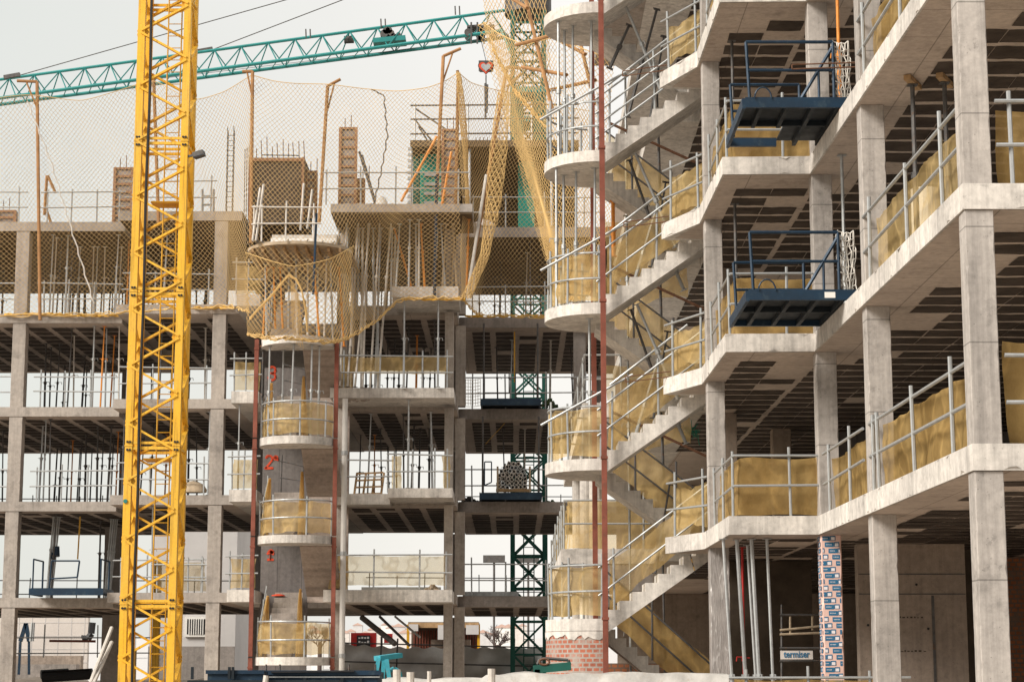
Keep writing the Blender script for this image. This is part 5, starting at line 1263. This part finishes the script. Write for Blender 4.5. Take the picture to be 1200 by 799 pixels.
# pendant ropes
for (a, b) in (((18, 90, 87), (470, -38, 82)), ((240, 62, 84.5), (470, -26, 82)), ((-60, 122, 88.5), (560, 48, 80.5))):
    m = MB(); m.tube(W(*a), W(*b), .022 if b[1] < 0 else .012, 5); m.build('pendant_rope', 'steel_dark', GC)
for x, y in ((16, 92), (241, 62)):
    q = W(x, y, 86); MB().bar(q+Vector((-.35, -.3, -.05)), q+Vector((.35, -.3, .08)), .16).build('rope_anchor', 'steel_dark', GC)

# ================================================================== yard in front and far background
# long dark blue skip
t = thing('steel_skip', 'long dark blue steel skip with upright pegs on its rim, below the rear stair', 'skip', W(350, 799, 40))
a, b = W(306, 799, 40), W(444, 785, 40)
MB().box(a.x, b.x, 40, 41.6, .2, b.z-.03).build('body', 'blue', t)
MB().box(a.x-.05, b.x+.05, 39.93, 40.0, b.z-.09, b.z).build('rim', 'blue', t); MB().box(a.x-.02, b.x+.02, 39.95, 40, W(0, 793.5, 40).z, W(0, 792, 40).z).build('mid_rail', 'galv', t)
for i in range(7): MB().box(a.x+.1+i*.36, a.x+.16+i*.36, 39.94, 39.999, .3, W(0, 794, 40).z).build('rib', 'blue_dark', t)
for x in (312, 328, 409, 440): MB().tube(W(x, 786, 39.97), W(x, 778, 39.97), .02, 6).build('peg', 'steel_dark', t)
MB().bar(W(318, 787, 39.9), W(415, 786, 39.9), .06, .03).build('rope_coil', 'black', t)
t = thing('steel_skip', 'lighter blue steel skip end with two clamps, left of the long dark one', 'skip', W(275, 799, 39))
a, b = W(243, 799, 39), W(308, 786, 39)
MB().box(a.x, b.x, 39, 39.8, .2, b.z).build('body', 'blue', t); MB().box(a.x-.03, b.x+.03, 38.95, 39, b.z-.05, b.z+.02).build('rim', 'blue', t)
for x in (246, 287, 291): MB().box(W(x, 0, 39).x-.025, W(x, 0, 39).x+.025, 38.9, 38.95, b.z-.15, b.z+.08).build('clamp', 'blue_dark', t)
t = thing('steel_beam', 'low dark blue steel beam with a pale upright tube in front of the blue skips', 'beam', W(320, 799, 37))
MB().box(W(240, 0, 37).x, W(408, 0, 37).x, 37, 37.3, .3, W(0, 796.5, 37).z).build('beam', 'blue_dark', t); MB().tube(W(310, 806, 36.9), W(312, 791, 36.9), .05, 8).build('tube', 'prop_pale', t)
# turquoise trestle
t = thing('trestle', 'turquoise steel trestle with splayed legs right of the blue skip', 'trestle', W(455, 799, 42))
MB().bar(W(442, 771, 42), W(468, 767.5, 42.3), .26, .10).build('top_beam', 'turq', t)
for (x0, y0_), (x1, y1_), Y_ in (((444, 770), (439, 800), 41.9), ((453, 772), (457, 800), 41.9), ((450, 772), (448, 800), 42.4)): MB().bar(W(x0, y0_, Y_), W(x1, y1_, Y_), .085).build('leg', 'turq', t)
m = MB(); m.path([W(455, 786, 42.6), W(462, 783, 42.6), W(468, 787, 42.6), W(470, 797, 42.6)], .05, 7); m.build('hose', 'turq', t)
# jib-like tubes leaning behind it
for i, (a, b, r_) in enumerate((((424, 723), (463, 754), .09), ((445, 722), (480, 756), .045), ((463, 722), (492, 746), .035))):
    single(MB().tube(W(*a, 63.6), W(*b, 62.4), r_, 7), 'raking_shore', 'steel_dark' if i < 2 else 'galv', ('thick dark raking shore under the middle of the rear building', 'thin dark raking shore right of the thick one', 'thinnest grey raking shore, rightmost of three')[i], 'prop')
# white sheet covered stack along the bottom edge
m = MB()
def fn(u, v):
    x = W(455, 0, 30).x+u*(W(842, 0, 30).x-W(455, 0, 30).x); ang = v*math.pi
    top = EYE+.05-(.05 if u < .3 else 0)+.03*noise.noise(Vector((x*2.1, 0, 0)))+(.02 if u > .3 else 0)
    y = 31-.9*math.cos(ang); k = min(1, 2.2*math.sin(ang)); return (x, y+wr(x, v*3, 0, .05, 3), .02+(top-.02)*k+wr(x, y, 2, .03, 2.5)*k)
single(m.sheet(fn, 80, 18), 'covered_stack', 'sheet_white', 'low stack under a crumpled white plastic sheet along the bottom edge', 'covered stack', None, True)
for i, (x, h) in enumerate(((465, 8), (481, 5), (503, 6), (576, 9))):
    single(MB().tube(W(x, 800, 29.8), W(x, 792-h, 29.8), .055 if i != 2 else .03, 8), 'marker_post', 'prop_pale', f'short pale post before the white sheeted stack, {ORD[i+1]} from left', 'post')
# green concrete skip / clamp
t = thing('lifting_clamp', 'dark green steel lifting clamp with a curved handle before the brick base', 'clamp', W(648, 785, 33))
MB().bar(W(625, 784, 33), W(669, 780, 33), .2, .13).build('body', 'green', t); MB().box(W(625, 0, 33).x, W(631, 0, 33).x, 32.9, 33.1, W(0, 792, 33).z, W(0, 784, 33).z).build('foot', 'green', t)
m = MB(); m.path([W(630, 778, 33), W(632, 772, 33), W(640, 771, 33), W(666, 773, 33), W(668, 779, 33)], .028, 6); m.build('handle', 'steel_dark', t)
m = MB(); m.path([W(634+6*math.cos(a)+4, 775+3.5*math.sin(a), 32.9) for a in [2*math.pi*i/12 for i in range(13)]], .02, 6); m.build('ring', 'rebar', t)
# dark blue rail at the bottom right of the stair
t = thing('site_barrier', 'low blue-green tubular barrier below the right stair', 'barrier', W(790, 799, 31))
MB().tube(W(736, 793.5, 31), W(840, 795.5, 31), .035, 7).build('rail', 'blue', t)
for x in (752, 778, 838): MB().tube(W(x, 794, 31), W(x, 794, 31)-Vector((0, 0, 1.55)), .03, 6).build('leg', 'blue', t)
# left background: tiled embankment, beams, pipes
s = MB().box(-27, -17.2, 97, 97.4, 0, W(60, 765, 97).z-.0+.02); 
t = thing('retaining_wall', 'pale tiled retaining wall seen through the ground floor at the far left', 'wall', (-21, 97, 0))
x0, x1 = W(2, 0, 97).x, W(128, 0, 97).x; zt, zb = W(0, 722, 97).z, W(0, 772, 97).z
MB().box(x0-6, x1, 97, 97.4, 0, zt).build('wall_face', 'wall_pale', t)
m = MB(); x = x0-6
while x < x1: m.box(x, x+.03, 96.99, 97, zb, zt); x += .62
for k in range(5): m.box(x0-6, x1, 96.988, 96.999, zt-.62*k-.3, zt-.62*k-.275)
m.build('tile_joint', 'wall_grey', t)
MB().box(x0-6, x1, 95.6, 96.2, 0, W(0, 768, 96).z).build('plinth', 'conc_wall', t); MB().box(x0-6, x1, 94.6, 95.4, 0, W(0, 778, 95).z).build('plinth', 'conc_grey', t)
for i, (a, b) in enumerate((((24, 754), (30, 731)), ((34, 754), (30, 731)))): pass
t = thing('step_frame', 'dark blue A-shaped frame standing before the tiled wall', 'frame', W(30, 768, 92))
for a, b in (((24, 751), (30.5, 730)), ((34, 751), (30.5, 730))): MB().bar(W(*a, 92), W(*b, 92), .16).build('leg', 'blue', t)
MB().bar(W(24, 751, 92), W(22, 790, 92), .1).build('foot', 'blue', t); MB().bar(W(34, 751, 92), W(34, 790, 92), .1).build('foot', 'blue', t)
single(MB().tube(W(36, 751, 91), W(38, 729, 91), .07, 6).tube(W(38.5, 751, 91), W(40, 729, 91), .05, 6), 'scaffold_tube', 'galv', 'pair of grey tubes right of the blue frame at the far left', 'tube')
m = MB(); m.path([W(97, 748, 92), W(103, 748, 92), W(107, 742, 92), W(108.5, 729, 92)], .16, 7); m.tube(W(97, 748, 92), W(98, 744, 92), .1, 6); single(m, 'chute_pipe', 'black', 'black curved pipe hanging before the tiled wall', 'pipe')
guardrail([Vector((-24, 75.5, W(0, 770, 75.5).z)), Vector((-13, 75.5, W(0, 770, 75.5).z))], (.0, .2, .42, .62, .8, 1), 'ground floor guardrail at the back of the rear building, far left', heights=(.15, .7), r=.025, group=rg)
single(MB().tube(W(58, 750.5, 75), W(112, 751, 75), .05, 6), 'hose_bar', 'rust', 'red and yellow striped bar on the ground floor guardrail, far left', 'bar')
single(MB().tube(W(50, 793, 72), W(108, 789, 72), .2, 10).tube(W(48, 790, 72.2), W(80, 788, 72.6), .16, 8), 'site_pipe', 'black', 'black plastic pipes lying on the earth at the far left', 'pipe')
for i, (a, b) in enumerate((((106, 800), (131, 735)), ((110, 800), (131, 752)))):
    single(MB().tube(W(*a, 60), W(*b, 61.5), .06, 7), 'scaffold_tube', 'prop_pale', f'{"upper" if i == 0 else "lower"} of two pale tubes leaning left of the yellow mast foot', 'tube')
# earth bank (setting)
def bank(u, v):
    x = -40+u*62; y = 76+v*16; return (x, y, -.05+1.62*math.sin(math.pi*min(1, v*1.0))**.7+wr(x, y, 0, .28, .5))
struct(MB().sheet(bank, 60, 12), 'earth_bank', 'earth_dark', True)
# white house with the barred window
t = thing('house', 'pale grey house wall with one barred window behind the yellow mast', 'house', (-12.5, 88, 0))
x0, x1 = W(196, 0, 88).x, W(292, 0, 88).x
MB().box(x0, x1, 88, 94, 0, W(0, 600, 88).z).build('wall', 'wall_grey', t); MB().box(x0-.15, x1+.15, 87.8, 94.2, W(0, 600, 88).z, W(0, 596, 88).z).build('roof_edge', 'wall_pale', t)
a, b = W(219, 743, 87.9), W(241, 725, 87.9); w = MB().box(a.x, b.x, 87.93, 87.99, a.z, b.z).build('window', 'glass_dark', t)
f = MB().box(a.x-.1, a.x, 87.88, 87.98, a.z-.1, b.z+.1).box(b.x, b.x+.1, 87.88, 87.98, a.z-.1, b.z+.1).box(a.x-.0, b.x+.0, 87.88, 87.98, b.z, b.z+.1).box(a.x, b.x, 87.88, 87.98, a.z-.1, a.z); f.build('frame', 'white', w, ORG[t])
m = MB()
for i in range(1, 8): x = a.x+(b.x-a.x)*i/8; m.tube((x, 87.86, a.z), (x, 87.86, b.z), .025, 5)
m.build('bars', 'white', w, ORG[t])
MB().box(x0, x1, 87.9, 88, 0, W(0, 757, 88).z).build('plinth', 'conc_grey', t)
for i, (x, c) in enumerate(((155, 'yellow'), (182, 'yellow'))):
    pp = W(x, 760, 70); single(MB().box(pp.x-.12, pp.x+.12, 70, 70.2, 0, 5.6 if i else 2.6), 'shore_post', 'yellow', f'{"tall" if i else "short"} yellow steel post behind the crane mast', 'post')
# grey tarpaulin fence
t = thing('tarp_fence', 'grey tarpaulin fence with dark rails closing the site behind the middle bays', 'fence', (-3, 80, 0))
xa, xb = W(398, 0, 80).x, W(640, 0, 80).x; z0_, z1_ = W(0, 789, 80).z-.6, W(0, 757, 80).z
def fn(u, v):
    x = xa+u*(xb-xa); return (x, 80+wr(x, v*2, 0, .25, 1.2), z0_+v*(z1_-z0_)-.22*math.sin(u*40)**2*v*.4+(.25 if u < .3 and v > .5 else 0)*(.3-u)*2)
MB().sheet(fn, 90, 10).build('sheet', 'tarp_grey', t, smooth=True)
for z in (z1_+.04, (z0_+z1_)/2+.15): MB().tube((xa, 79.6, z+.1), (xb, 79.6, z-.1), .03, 6).build('rail', 'steel_dark', t)
for px in (405, 452, 470, 540, 600): pp = W(px, 0, 79.6); MB().tube((pp.x, 79.62, 0), (pp.x+.1, 79.62, z1_+.3), .035, 6).build('post', 'steel_dark', t)
# red board
t = thing('sign_board', 'red site board with a dark picture panel behind the tarpaulin fence', 'sign', W(426, 765, 95))
a, b = W(411, 758, 95), W(441, 741, 95); MB().box(a.x, b.x, 95, 95.1, a.z, b.z).build('board', 'red', t); a, b = W(418, 757, 94.9), W(434, 744, 94.9); MB().box(a.x, b.x, 94.9, 94.98, a.z, b.z).build('dark_panel', 'black', t)
m = MB(); rr = random.Random(3)
for r_ in range(2):
    for i in range(4): q = W(420+i*3.4, 748+r_*5, 94.88); m.box(q.x, q.x+.09, 94.88, 94.9, q.z, q.z+rr.uniform(.05, .12))
m.build('printed_dots', 'wall_grey', t)
for x in (413, 438): q = W(x, 0, 95.2); MB().box(q.x-.06, q.x+.06, 95.12, 95.24, 0, a.z+.4).build('post', 'steel_dark', t)
t = thing('sign_board', 'small red site board left of the yellow framed shelter', 'sign', W(455, 765, 95.5))
a, b = W(450, 753, 95.5), W(460, 742, 95.5); MB().box(a.x, b.x, 95.5, 95.6, a.z, b.z).build('board', 'red', t); q = W(455, 0, 95.7); MB().box(q.x-.05, q.x+.05, 95.62, 95.74, 0, a.z+.3).build('post', 'steel_dark', t)
# shelter
t = thing('site_shelter', 'brown and yellow framed site shelter with white signs on its corners', 'shelter', W(520, 765, 92))
a, b = W(478, 765, 92), W(561, 731, 92)
MB().box(a.x, b.x, 95, 95.2, 0, b.z-.02).build('back_wall', 'brick_dark', t)
for i in range(24): MB().box(a.x+.1+i*.13, a.x+.17+i*.13, 94.9, 94.995, 0, b.z-.2).build('slat', 'rust', t)
MB().box(a.x, b.x, 92, 95.1, b.z, b.z+.1).build('roof', 'steel_dark', t)
for x in (a.x, b.x): MB().box(x-.06, x+.06, 91.95, 92.05, 0, b.z-.01).build('post', 'yellow_dark', t)
MB().box(a.x, b.x, 91.9, 91.95, b.z-.16, b.z+.08).build('fascia', 'wood', t)
for x0_, x1_, y0_, y1_ in ((479, 490, 739, 731), (513, 524, 749, 732), (546, 561, 743, 732)): p, q = W(x0_, y0_, 91.8), W(x1_, y1_, 91.8); MB().box(p.x, q.x, 91.8, 91.88, p.z, q.z).build('sign_plate', 'wall_grey', t)
for x0_, x1_ in ((505, 518), (537, 551)): p, q = W(x0_, 762, 93), W(x1_, 749, 93); MB().box(p.x, q.x, 93, 94, 0, q.z).build('stored_crate', 'conc_wall', t)
# bare tree
def bare_tree(px, pybase, pytop, Y, label, seed):
    rn = random.Random(seed); base = W(px, pybase, Y); h = W(px, pytop, Y).z; t = thing('bare_tree', label, 'tree', (base.x, Y, 0)); tr = MB(); cr = MB()
    zb = base.z
    tr.tube((base.x, Y, 0), (base.x, Y, zb), .12, 7, .09); tr.build('trunk', 'bark', t)
    def grow(p, d, l, r, k):
        q = p+d*l; cr.tube(p, q, r, 4, r*.7)
        if k == 0: return
        for i in range(3 if k > 2 else 2):
            nd = (d+Vector((rn.uniform(-.9, .9), rn.uniform(-.9, .9), rn.uniform(-.1, .6)))).normalized(); grow(q, nd, l*rn.uniform(.6, .9), r*.72, k-1)
    for i in range(4): grow(Vector((base.x, Y, zb-.3)), Vector((rn.uniform(-.8, .8), rn.uniform(-.8, .8), .9)).normalized(), (h-zb)*.30, .035, 5)
    cr.build('crown', 'bark', t)
bare_tree(583, 755, 726, 90, 'small bare tree right of the yellow framed shelter', 3)
bare_tree(375, 752, 722, 88, 'bare tree seen through the gap right of the rear stair foot', 6)
# yellow post under the right of the rear stair
pp = W(351, 770, 64); single(MB().box(pp.x-.1, pp.x+.1, 64, 64.2, 0, Z(1)-.5), 'shore_post', 'yellow', 'yellow steel post on the ground floor beside the rear stair', 'post')
# far site lamp posts
for i, px in enumerate((579, 619)):
    q = W(px, 659, 140); t = thing('street_lamp', f'{"left" if i == 0 else "right, closer"} lamp post far behind the recessed bay', 'street lamp', (q.x, 140, 0))
    MB().tube((q.x, 140, 0), (q.x, 140, q.z), .09, 6).build('pole', 'steel_dark', t); MB().box(q.x-.75, q.x+.75, 139.8, 140.2, q.z, q.z+.5).build('lamp_head', 'steel_dark', t)
# distant town on a low rise; haze is put into the pale house colours
def hill(u, v):
    x = -1500+u*2700; y = 1150+v*1500; return (x, y, -2+47*min(1, v*1.4)**1.1+wr(x, y, 0, 6, .004)*v)
struct(MB().sheet(hill, 50, 16), 'distant_hill', 'wall_grey', True)
rr = random.Random(12)
cols = ['wall_pale', 'wall_grey', 'white', 'wall_pale']
pxs = sorted([20, 150, 236, 372, 366, 404, 411, 419, 428, 436, 443, 452, 460, 467, 474, 482, 494, 503, 515, 530, 541, 556, 566, 574, 588, 596, 604, 612])
for i, px in enumerate(pxs):
    Y = rr.uniform(1350, 2000); q = W(px, rr.uniform(731, 744), Y); w = rr.uniform(7, 12)
    t = thing('house', f'tiny pale town house on the horizon, number {i+1} from the left', 'house', (q.x, Y, 0), 'far town houses')
    MB().box(q.x-w/2, q.x+w/2, Y, Y+10, 0, q.z).build('wall', rr.choice(cols), t)
    MB().profile([(-w/2-.6, 0), (w/2+.6, 0), (0, 2.4)], Y-.5, Y+10.5, lambda u, v, a: (q.x+u, a, q.z+v)).build('roof', 'roof_tile', t)
# small clutter on the floors
def heap(px, py, Y, w, h, mat, label, name, cat, seed):
    rn = random.Random(seed); p = W(px, py, Y); m = MB()
    for i in range(26):
        a = rn.gauss(0, .38)*w; b = rn.uniform(0, .5); hh = h*max(.15, 1-abs(a)/w)*rn.uniform(.3, 1)
        s = rn.uniform(.05, .11); q = p+Vector((a, b, hh-s)); d = Vector((rn.gauss(0, 1), rn.gauss(0, 1), rn.gauss(0, .5))).normalized()
        m.bar(q-d*s, q+d*s, s*1.2, s*.9)
    return single(m, name, mat, label, cat)
heap(644, 476, 65.6, .35, .35, 'leaf', 'dark green heap of net on the slab, right of the empty blue platform', 'net_heap', 'heap', 1)
heap(646, 588, 65.6, .4, .12, 'leaf', 'low dark heap on the slab, right of the platform with the tube stack', 'net_heap', 'heap', 2)
heap(549, 586, 65.6, .4, .16, 'steel_dark', 'low dark heap of rubble left of the platform with the tube stack', 'rubble', 'heap', 3)
heap(411, 463, 61.1, .35, .08, 'brick', 'flat heap of red bricks on the third floor middle balcony, left end', 'brick_pile', 'bricks', 4)
heap(427, 463, 61.1, .22, .08, 'brick', 'smaller flat heap of red bricks on the third floor middle balcony', 'brick_pile', 'bricks', 5)
heap(507, 691, 61.2, .3, .22, 'wood_old', 'small heap of timber offcuts on the first floor middle balcony', 'offcuts', 'timber', 6)
def lump(px, py, Y, w, h, mat, label, name, cat):
    p = W(px, py, Y); m = MB().sheet(lambda u, v: (p.x+w*math.cos(2*math.pi*u)*math.cos(v*1.57)*(1+.2*noise.noise(Vector((u*5, v*3, w)))), Y+.6*w*math.sin(2*math.pi*u)*math.cos(v*1.57), p.z+h*math.sin(v*1.57)*(1+.15*noise.noise(Vector((u*4, v*2, 3))))), 16, 6)
    return single(m, name, mat, label, cat, None, True)
lump(226, 577, 63.4, .42, .36, 'wood_old', 'tan sand heap on the second floor just right of the yellow mast', 'sand_heap', 'sand')
lump(447, 240, 60.6, .18, .26, 'white', 'white sack on the roof balcony behind the net', 'cement_sack', 'sack')
lump(567, 266, 65.4, .34, .26, 'wall_pale', 'pale sack on the slab edge beside the rolled net', 'cement_sack', 'sack')
lump(326, 712-14, 62.8, .2, .06, 'red_paint', 'red paint splash heap at the head of the lowest rear stair flight', 'paint_bag', 'bag')
for i, (px, py, Y, w, lab) in enumerate(((475, 581, 62.4, .5, 'long grey plank lying on the second floor balcony box'), (430, 463, 62.2, 1.3, 'long plank lying along the third floor middle balcony'), (470, 693, 62.0, 1.2, 'long grey plank lying along the first floor middle balcony'), (575, 698, 66, .9, 'grey plank lying along the first floor of the recessed bay'))):
    p = W(px, py, Y); single(MB().box(p.x-w, p.x+w, Y, Y+.25, p.z, p.z+.14), 'plank', 'galv' if i != 1 else 'wood_old', lab, 'plank')
print('objects', len(bpy.data.objects), 'verts', sum(len(m.vertices) for m in bpy.data.meshes))

_seen = {}
for _o in bpy.data.objects:
    _l = _o.get('label')
    if _l and _o.parent is None:
        if not 4 <= len(_l.split()) <= 16: print('LEN', len(_l.split()), _l)
        if _l in _seen: print('DUP', _l)
        _seen[_l] = 1
